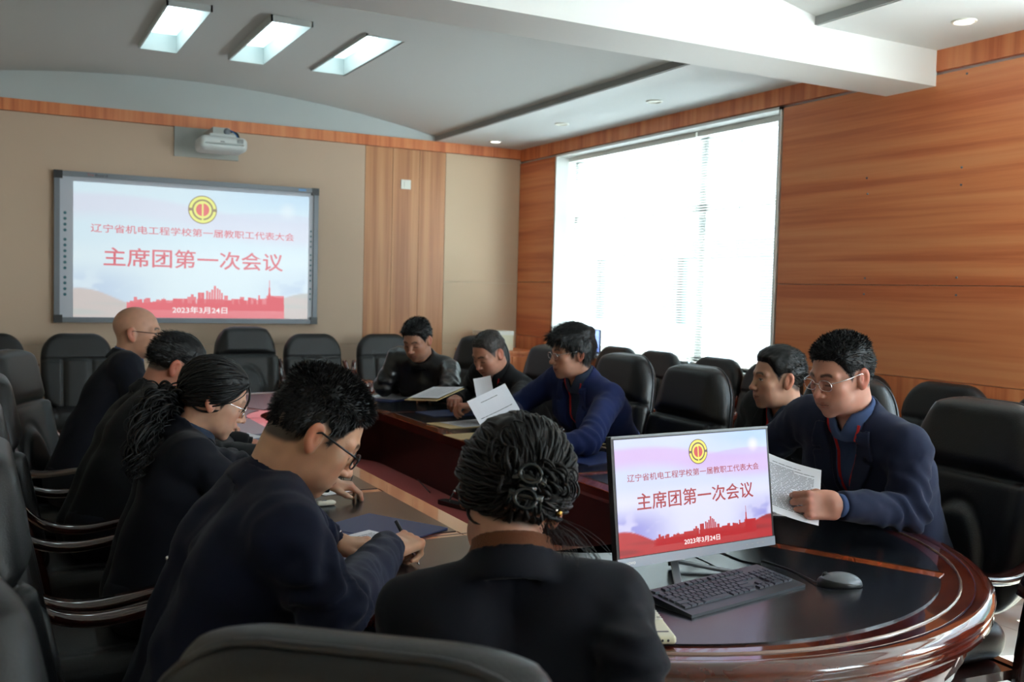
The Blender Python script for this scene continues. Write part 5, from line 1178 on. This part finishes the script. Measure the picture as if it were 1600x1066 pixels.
u_ = .0183; x0 = -KW / 2 + .012; rows = [(.058, [1] * 1 + [0] + [1] * 4 + [-.5] + [1] * 4 + [-.5] + [1] * 4, 0), (.034, [1] * 13 + [2], 0), (.0165, [1.5] + [1] * 12 + [1.5], 0), (-.001, [1.8] + [1] * 11 + [2.2], 0), (-.0185, [2.3] + [1] * 10 + [2.7], 0), (-.036, [1.3, 1.1, 1.2, 5.8, 1.1, 1.1, 1.1, 1.3], 0)]
for y, ks, _ in rows:
    x = x0
    for k in ks:
        if k <= 0: x += u_ * (.9 if k == 0 else -k); continue
        key(x + k * u_ / 2, y, round(k * u_ - .0022, 4)); x += k * u_
for c in range(3):
    for y in (.058, .034, .0165): key(x0 + u_ * (15.35 + c), y, round(u_ - .0022, 4))
for c, y in ((1, -.0185), (0, -.036), (1, -.036), (2, -.036)): key(x0 + u_ * (15.35 + c), y, round(u_ - .0022, 4))
for c in range(4):
    for y in (.034, .0165, -.001, -.0185):
        key(x0 + u_ * (18.6 + c), y, round(u_ - .0022, 4))
for c, w in ((.5, 2), (2, 1), (3, 1)): key(x0 + u_ * (18.1 + c + (.0 if w == 2 else .5)) + (u_ * .5 if w == 2 else 0), -.036, round(w * u_ - .0022, 4))
# ------------------------------------------------------------------ MOUSE, REMOTE
mp = atz(1309, 908, ZT + .012); ms = thing('computer_mouse', 'dark grey optical mouse on the black leather right of the keyboard', 'mouse', (mp.x, mp.y, ZT), math.radians(62)); ms.scale = (.95, .98, .98)
def f_mouse(p):
    d = s_ell(p, (0, -.005, .006), (.031, .058, .030)); return smax(d, -p[:, 2] + .001, .004)
v, f = nets(f_mouse, (-.04, -.07, -.004), (.04, .06, .045), .0028); np_mesh('shell', v, f, M['frame_grey'], ms)
v, f = nets(lambda p: smax(s_ell(p, (0, -.005, .006), (.0325, .0595, .0305)), p[:, 2] - .016 - .12 * p[:, 1], .002), (-.04, -.07, -.004), (.04, .06, .045), .0028); v[:, 2] = np.maximum(v[:, 2], .0005); np_mesh('side_band', v, f, M['black_plastic'], ms)
bm = bmesh.new(); bmesh.ops.create_cone(bm, cap_ends=True, segments=16, radius1=.009, radius2=.009, depth=.007, matrix=Matrix.Translation((0, .032, .026)) @ Matrix.Rotation(PI / 2, 4, 'Y')); mesh_obj('scroll_wheel', bm, M['black_plastic'], ms, smooth=True)
fr_ = Matrix.Translation(ms.location) @ Matrix.Rotation(math.radians(62), 4, 'Z') @ Vector((0, .052, .006))
cable('black mouse cable running back behind the keyboard', [fr_, atz(1240, 893, z_), atz(1222, 886, z_), atz(1190, 876, z_)])
ra, rb_ = atz(1003, 950, ZT + .012), atz(1040, 1000, ZT + .012); rd = rb_ - ra; rc_ = (ra + rb_) / 2
rm = thing('remote_control', 'ivory remote control beside the elbow of the woman in front', 'remote', (rc_.x, rc_.y, ZT), math.atan2(rd.y, rd.x) - PI / 2)
L_ = rd.length; v, f = nets(lambda p: s_box(p, (0, 0, .0095), (.025, L_ / 2, .0095), .007), (-.04, -L_ / 2 - .02, -.01), (.04, L_ / 2 + .02, .03), .004); np_mesh('shell', v, f, M['cream_plastic'], rm)
for i in range(7):
    for j in range(4):
        bm = bmesh.new(); box(bm, -.0045, .0045, -.003, .003, 0, .002); o = mesh_obj('button', bm, M['white_plastic'] if (i + j) % 5 else M['plate_grey'], rm, bevel=.0008); o.location = (-.0165 + j * .011, -L_ / 2 + .02 + i * .0135, .019)
bx('label_plate', -.014, .014, L_ / 2 - .032, L_ / 2 - .026, .019, .0194, M['dark_plastic'], rm)
for s in (-1, 1): bm = bmesh.new(); bmesh.ops.create_uvsphere(bm, u_segments=8, v_segments=6, radius=.003, matrix=Matrix.Translation((s * .006, L_ / 2 - .001, .010))); mesh_obj('infrared_lamp', bm, M['black_plastic'], rm)

# ------------------------------------------------------------------ PAPERS
def sheet(label, T, w=.21, h=.297, bend=0.0, bend2=0.0, ink=True, group=None, name='paper_sheet', m=None, title=True, dens=26, thick=.0006, seed=1):
    nx, ny = 9, 12; X, Y = np.meshgrid(np.linspace(-w / 2, w / 2, nx), np.linspace(-h / 2, h / 2, ny))
    Zf = lambda x, y: bend * (x / w * 2) ** 2 + bend2 * (y / h + .5) ** 2
    bm = bmesh.new(); L_ = [[[bm.verts.new(T @ Vector((X[j, i], Y[j, i], Zf(X[j, i], Y[j, i]) - dz))) for i in range(nx)] for j in range(ny)] for dz in (0, thick)]
    for q, g in enumerate(L_):
        for j in range(ny - 1):
            for i in range(nx - 1): f4 = (g[j][i], g[j][i + 1], g[j + 1][i + 1], g[j + 1][i]); bm.faces.new(f4 if q == 0 else f4[::-1])
    A_, B_ = L_
    for j in range(ny - 1): bm.faces.new((A_[j][0], A_[j + 1][0], B_[j + 1][0], B_[j][0])); bm.faces.new((A_[j + 1][-1], A_[j][-1], B_[j][-1], B_[j + 1][-1]))
    for i in range(nx - 1): bm.faces.new((A_[0][i + 1], A_[0][i], B_[0][i], B_[0][i + 1])); bm.faces.new((A_[-1][i], A_[-1][i + 1], B_[-1][i + 1], B_[-1][i]))
    o = mesh_obj(name, bm, m or M['paper'], smooth=False); tag(o, label, 'paper', group)
    if ink:
        rs = random.Random(seed); b2 = bmesh.new(); z0 = .0004
        for k in range(dens):
            y = h / 2 - .035 - k * (h - .06) / dens; x = -w / 2 + .02 + (.008 if rs.random() < .25 else 0); xe = w / 2 - .02 - (rs.random() * .08 if rs.random() < .25 else 0)
            if title and k == 0: x, xe = -.045, .045
            while x < xe:
                x2 = min(xe, x + .010 + rs.random() * .018)
                if title and k == 1: break
                q = [(x, y), (x2, y), (x2, y + .0028), (x, y + .0028)]; b2.faces.new([b2.verts.new(T @ Vector((a, b, Zf(a, b) + z0))) for a, b in q]); x = x2 + .0022
        mesh_obj('print', b2, M['ink'], o)
    return o
def flatT(px, py, ang, z=ZT + .001): p = atz(px, py, z); return Matrix.Translation(p) @ Matrix.Rotation(math.radians(ang), 4, 'Z')
def folder(label, px, py, ang, w=.24, h=.32, m='folder_blue', z=ZT + .0005, open_=False, group=None):
    T = flatT(px, py, ang, z); ws = [(-w / 2, w / 2)] if not open_ else [(-w, -.004), (.004, w)]
    t = thing('document_folder', label, 'folder', T.translation, math.radians(ang), group)
    for a, b in ws: bx('cover', a, b, -h / 2, h / 2, 0, .004, M[m], t, bevel=.0012)
    if open_: bx('spine', -.005, .005, -h / 2, h / 2, 0, .0025, M[m], t)
    return t
zf = ZT + .0055
# reader beside the monitor
A = atd(1282, 738, 3.02); uu = (atd(1165, 697, 3.06) - A).normalized(); vv = (atd(1232, 808, 2.78) - A); vv = (vv - uu * vv.dot(uu)).normalized(); nn = uu.cross(vv)
Tm = Matrix((( -uu.x, -vv.x, 0, 0), (-uu.y, -vv.y, 0, 0), (-uu.z, -vv.z, 0, 0), (0, 0, 0, 1))); X_ = -uu; Y_ = -vv; Z_ = X_.cross(Y_); c_ = A + uu * .105 + vv * .1485
sheet('printed white sheet held up by the man beside the monitor', Matrix(((X_.x, Y_.x, Z_.x, c_.x), (X_.y, Y_.y, Z_.y, c_.y), (X_.z, Y_.z, Z_.z, c_.z), (0, 0, 0, 1))), bend=.008, seed=3, dens=30)
sheet('white printed sheets lying on the table under the hand of the reading man', flatT(1206, 796, 62), seed=4, bend2=.004)
sheet('second white sheet half hidden behind the right side of the monitor', flatT(1180, 780, 60, ZT + .002), seed=5)
# blue jacket man
def heldT(px, py, d, nrm_, up_): n_ = Vector(nrm_).normalized(); u2 = Vector(up_); u2 = (u2 - n_ * u2.dot(n_)).normalized(); r2 = u2.cross(n_); p = atd(px, py, d); return Matrix(((r2.x, u2.x, n_.x, p.x), (r2.y, u2.y, n_.y, p.y), (r2.z, u2.z, n_.z, p.z), (0, 0, 0, 1)))
sheet('white sheet held upright in front of the blue-jacketed man', heldT(778, 648, 4.62, (-.25, -.9, .45), (-.42, .1, 1)), w=.21, h=.24, dens=5, seed=6, bend=.01)
sheet('folded white sheet standing between the grey-haired man and the blue-jacketed man', heldT(757, 612, 4.95, (-.5, -.8, .3), (-.25, 0, 1)), w=.09, h=.15, ink=False, bend=.006)
folder('tan paper folder under white sheets before the blue-jacketed man', 722, 664, 8, .30, .24, 'folder_tan')
sheet('white printed sheets on the tan folder behind the hair of the woman in front', flatT(738, 661, 12, zf), w=.28, h=.22, seed=7, dens=14)
folder('second tan paper folder nearest the table opening', 742, 682, 4, .26, .18, 'folder_tan', z=ZT + .0006)
folder('tan folder under a white sheet right of the head of the woman in front', 888, 695, 20, .30, .22, 'folder_tan')
sheet('white sheet right of the head of the woman in front', flatT(882, 692, 20, zf), w=.27, h=.2, ink=False)
folder('blue folder lying beside the left edge of the monitor', 930, 717, 12, .30, .22)
# grey haired man
folder('dark blue folder in front of the grey-haired man', 704, 646, 5, .34, .24)
sheet('thin tan booklet held half open by the grey-haired man', heldT(678, 616, 5.45, (-.30, .02, .95), (-.3, .9, .25)), w=.20, h=.30, m=M['folder_tan'], ink=False, thick=.004, name='booklet')
sheet('white pages inside the booklet of the grey-haired man', heldT(681, 613, 5.44, (-.30, .02, .95), (-.3, .9, .25)), w=.18, h=.28, seed=8, dens=12)
# leather jacket man
folder('blue folder under the white sheet of the man in the leather jacket', 612, 622, 32, .42, .30)
sheet('white sheet under the hand of the man in the leather jacket', flatT(618, 619, 32, zf), w=.36, h=.26, seed=9, dens=8)
# writer
folder('open blue folder under the hands of the writing man', 560, 838, 30, .23, .31, open_=True)
sheet('lined white note sheet under the hand of the writing man', flatT(588, 845, 25, zf), w=.15, h=.21, seed=10, title=False, dens=14)
sheet('white note sheet on the table beyond the face of the writing man', flatT(508, 764, 20), w=.14, h=.19, ink=False)
pen_a, pen_b = atz(650, 868, .79), atd(608, 812, 2.12)
W_ = writer['_fn']['hands'][1]; tipd = (W_[1] + W_[0] @ Vector((.040, .080, -.055))); top_ = tipd + Vector((-.03, .10, .10)).normalized() * .14
pn = thing('pen', 'black and silver pen held by the writing man', 'pen', tipd); pd = top_ - tipd
bm = bmesh.new(); tube(bm, [pd * .08, pd * .72], .0048, 10); mesh_obj('barrel', bm, M['chrome'], pn, smooth=True)
bm = bmesh.new(); tube(bm, [pd * .72, pd], .0052, 10); mesh_obj('cap', bm, M['black_plastic'], pn, smooth=True)
bm = bmesh.new(); tube(bm, [pd * 0, pd * .08], [.001, .0045], 10); mesh_obj('tip', bm, M['chrome'], pn, smooth=True)
# dark folded spectacles and a small white cap on the table
sp_ = thing('spectacles', 'folded black spectacles on the table beyond the writing man', 'glasses', atz(533, 757, ZT), math.radians(30))
for k, (a, b) in enumerate((((-.06, 0, .004), (.065, .012, .014)), ((-.06, .008, .008), (.06, .03, .02)))): bm = bmesh.new(); tube(bm, spline([a, (0, .012 + .01 * k, .022), b], 8), .0025, 6); mesh_obj('temple', bm, M['black_plastic'], sp_, smooth=True)
for s in (-1, 1): bm = bmesh.new(); tube(bm, [(s * .03 + .024 * math.cos(a), -.006, .020 + .017 * math.sin(a)) for a in [2 * PI * k / 18 for k in range(19)]], .002, 5); mesh_obj('rim', bm, M['black_plastic'], sp_, smooth=True)
cp = thing('correction_tape', 'small white plastic dispenser beside the chest of the writing man', 'stationery', atz(508, 790, ZT)); v, f = nets(lambda p: smin(s_box(p, (0, 0, .008), (.03, .014, .008), .007), s_ell(p, (.022, 0, .008), (.016, .014, .0078)), .004), (-.05, -.03, -.01), (.05, .03, .03), .004); np_mesh('shell', v, f, M['white_plastic'], cp); bx('slider', -.012, .004, -.004, .004, .015, .018, M['grey_plastic'], cp, bevel=.001)
# ponytail woman
folder('blue folder before the woman with the ponytail', 388, 688, 20, .32, .24)
sheet('white sheet on the blue folder before the woman with the ponytail', flatT(372, 683, 20, zf), w=.20, h=.16, ink=False)

# ------------------------------------------------------------------ things on the centre shelf and far away
zs = .4515
mi = thing('microphone_base', 'flat black device with a short gooseneck on the red shelf in the table opening', 'microphone', (0, 0, 0)); p = atz(715, 800, TZ); p = Vector((1.345, p.y, TZ))
p = atz(716, 790, zs + .01); mi.location = (p.x, p.y, zs); mi.rotation_euler = (0, 0, .3); mi.scale = (1.3, 1.3, 1.3)
bx('body', -.02, .02, -.09, .09, 0, .016, M['black_plastic'], mi, bevel=.003); bx('display', -.012, .012, -.05, .03, .016, .0175, M['dark_plastic'], mi)
bm = bmesh.new(); tube(bm, spline([(0, .05, .014), (.012, .052, .03), (.03, .055, .042)], 6), .003, 6); mesh_obj('gooseneck', bm, M['black_plastic'], mi, smooth=True)
bm = bmesh.new(); bmesh.ops.create_uvsphere(bm, u_segments=12, v_segments=8, radius=.008, matrix=Matrix.Translation((.034, .056, .044))); mesh_obj('microphone_tip', bm, M['chrome'], mi, smooth=True)
ph = atz(908, 838, zs + .05); pt = thing('power_adapter', 'pale adapter with blue foot standing on the red shelf in the table opening', 'adapter', (ph.x, ph.y, zs), .3)
bx('body', -.016, .016, -.02, .02, .03, .09, M['plate_grey'], pt, bevel=.004); bx('foot', -.018, .018, -.022, .022, 0, .03, M['folder_blue'], pt, bevel=.003)
q = Vector((ph.x, ph.y, zs + .09)); cable('thin grey cable rising from the pale adapter in the table opening', [q, q + Vector((0, .02, .06)), q + Vector((-.04, .10, .14)), q + Vector((-.12, .2, .16)), q + Vector((-.16, .3, .02)), Vector((1.75, q.y + .35, zs + .003))], .0025, M['grey_plastic'])
for k, (nm, pts) in enumerate((('dark cable trailing along the red shelf of the table opening', ((565, 690), (600, 700), (620, 720), (648, 745), (672, 770))), ('short grey cable on the red shelf near the front end of the opening', ((860, 838), (890, 850), (930, 848), (948, 838))))):
    cable(nm, [atz(a, b, zs + .003) if True else None for a, b in pts], .003, M['grey_plastic'] if k else M['dark_plastic'])
wp = atd(515, 577, 6.6); wc_ = thing('camera_bar', 'narrow dark conference camera bar standing on the far end of the table', 'camera', (wp.x, wp.y, ZT), -.35)
hz = wp.z - ZT; hz = max(.12, hz); bx('bar', -.09, .09, -.014, .014, hz - .017, hz + .017, M['dark_plastic'], wc_, bevel=.004); bx('trim_line', -.092, .092, -.015, .012, hz + .015, hz + .021, M['plate_grey'], wc_, bevel=.001)
bm = bmesh.new(); tube(bm, [(0, 0, .01), (0, 0, hz - .015)], .008, 10); mesh_obj('post', bm, M['black_plastic'], wc_, smooth=True)
bm = bmesh.new(); bmesh.ops.create_cone(bm, cap_ends=True, segments=24, radius1=.05, radius2=.045, depth=.012, matrix=Matrix.Translation((0, 0, .006))); mesh_obj('base', bm, M['black_plastic'], wc_)
bm = bmesh.new(); bmesh.ops.create_cone(bm, cap_ends=True, segments=16, radius1=.012, radius2=.012, depth=.006, matrix=Matrix.Translation((0, -.015, hz)) @ Matrix.Rotation(PI / 2, 4, 'X')); mesh_obj('camera_lens', bm, M['black_plastic'], wc_)
# cream cabinet with a box in the far corner, laptop on the sill
cbn = thing('side_cabinet', 'low wooden cabinet in the far corner by the window', 'cabinet', (4.45, 8.62, 0)); bx('body', -.30, .30, -.28, .30, .06, .86, M['wood_vertical'], cbn, bevel=.004); bx('top', -.32, .32, -.30, .32, .86, .89, M['wood_vertical'], cbn, bevel=.004); bx('plinth', -.28, .28, -.26, .28, 0, .06, M['black_plastic'], cbn)
for s in (-1, 1): d = bx('door', min(0, s * .29) + .003, max(0, s * .29) - .003, -.30, -.281, .09, .84, M['wood_vertical'], cbn, bevel=.003); bx('handle', s * .04 - .005, s * .04 + .005, -.318, -.30, .45, .57, M['chrome'], d, bevel=.002)
bxp = thing('carton', 'cream box on the cabinet in the far corner', 'box', (4.38, 8.6, .89)); bx('body', -.16, .16, -.12, .12, 0, .15, M['cream_plastic'], bxp, bevel=.004); bx('lid', -.165, .165, -.125, .125, .15, .19, M['white_plastic'], bxp, bevel=.004)
lp = thing('tablet', 'small bluish screen standing on the window sill behind the blue-jacketed man', 'tablet', (4.96, 7.62, WZ0), -.3); bx('screen_body', -.008, .008, -.11, .11, 0.005, .22, M['dark_plastic'], lp, bevel=.003); bx('display', -.010, -.008, -.10, .10, .015, .21, mat('tablet_glow', (.02, .02, .02, 1), .3, emit=lin(120, 150, 230), estr=.8), lp); bx('foot', -.05, .03, -.06, .06, 0, .006, M['dark_plastic'], lp, bevel=.001)
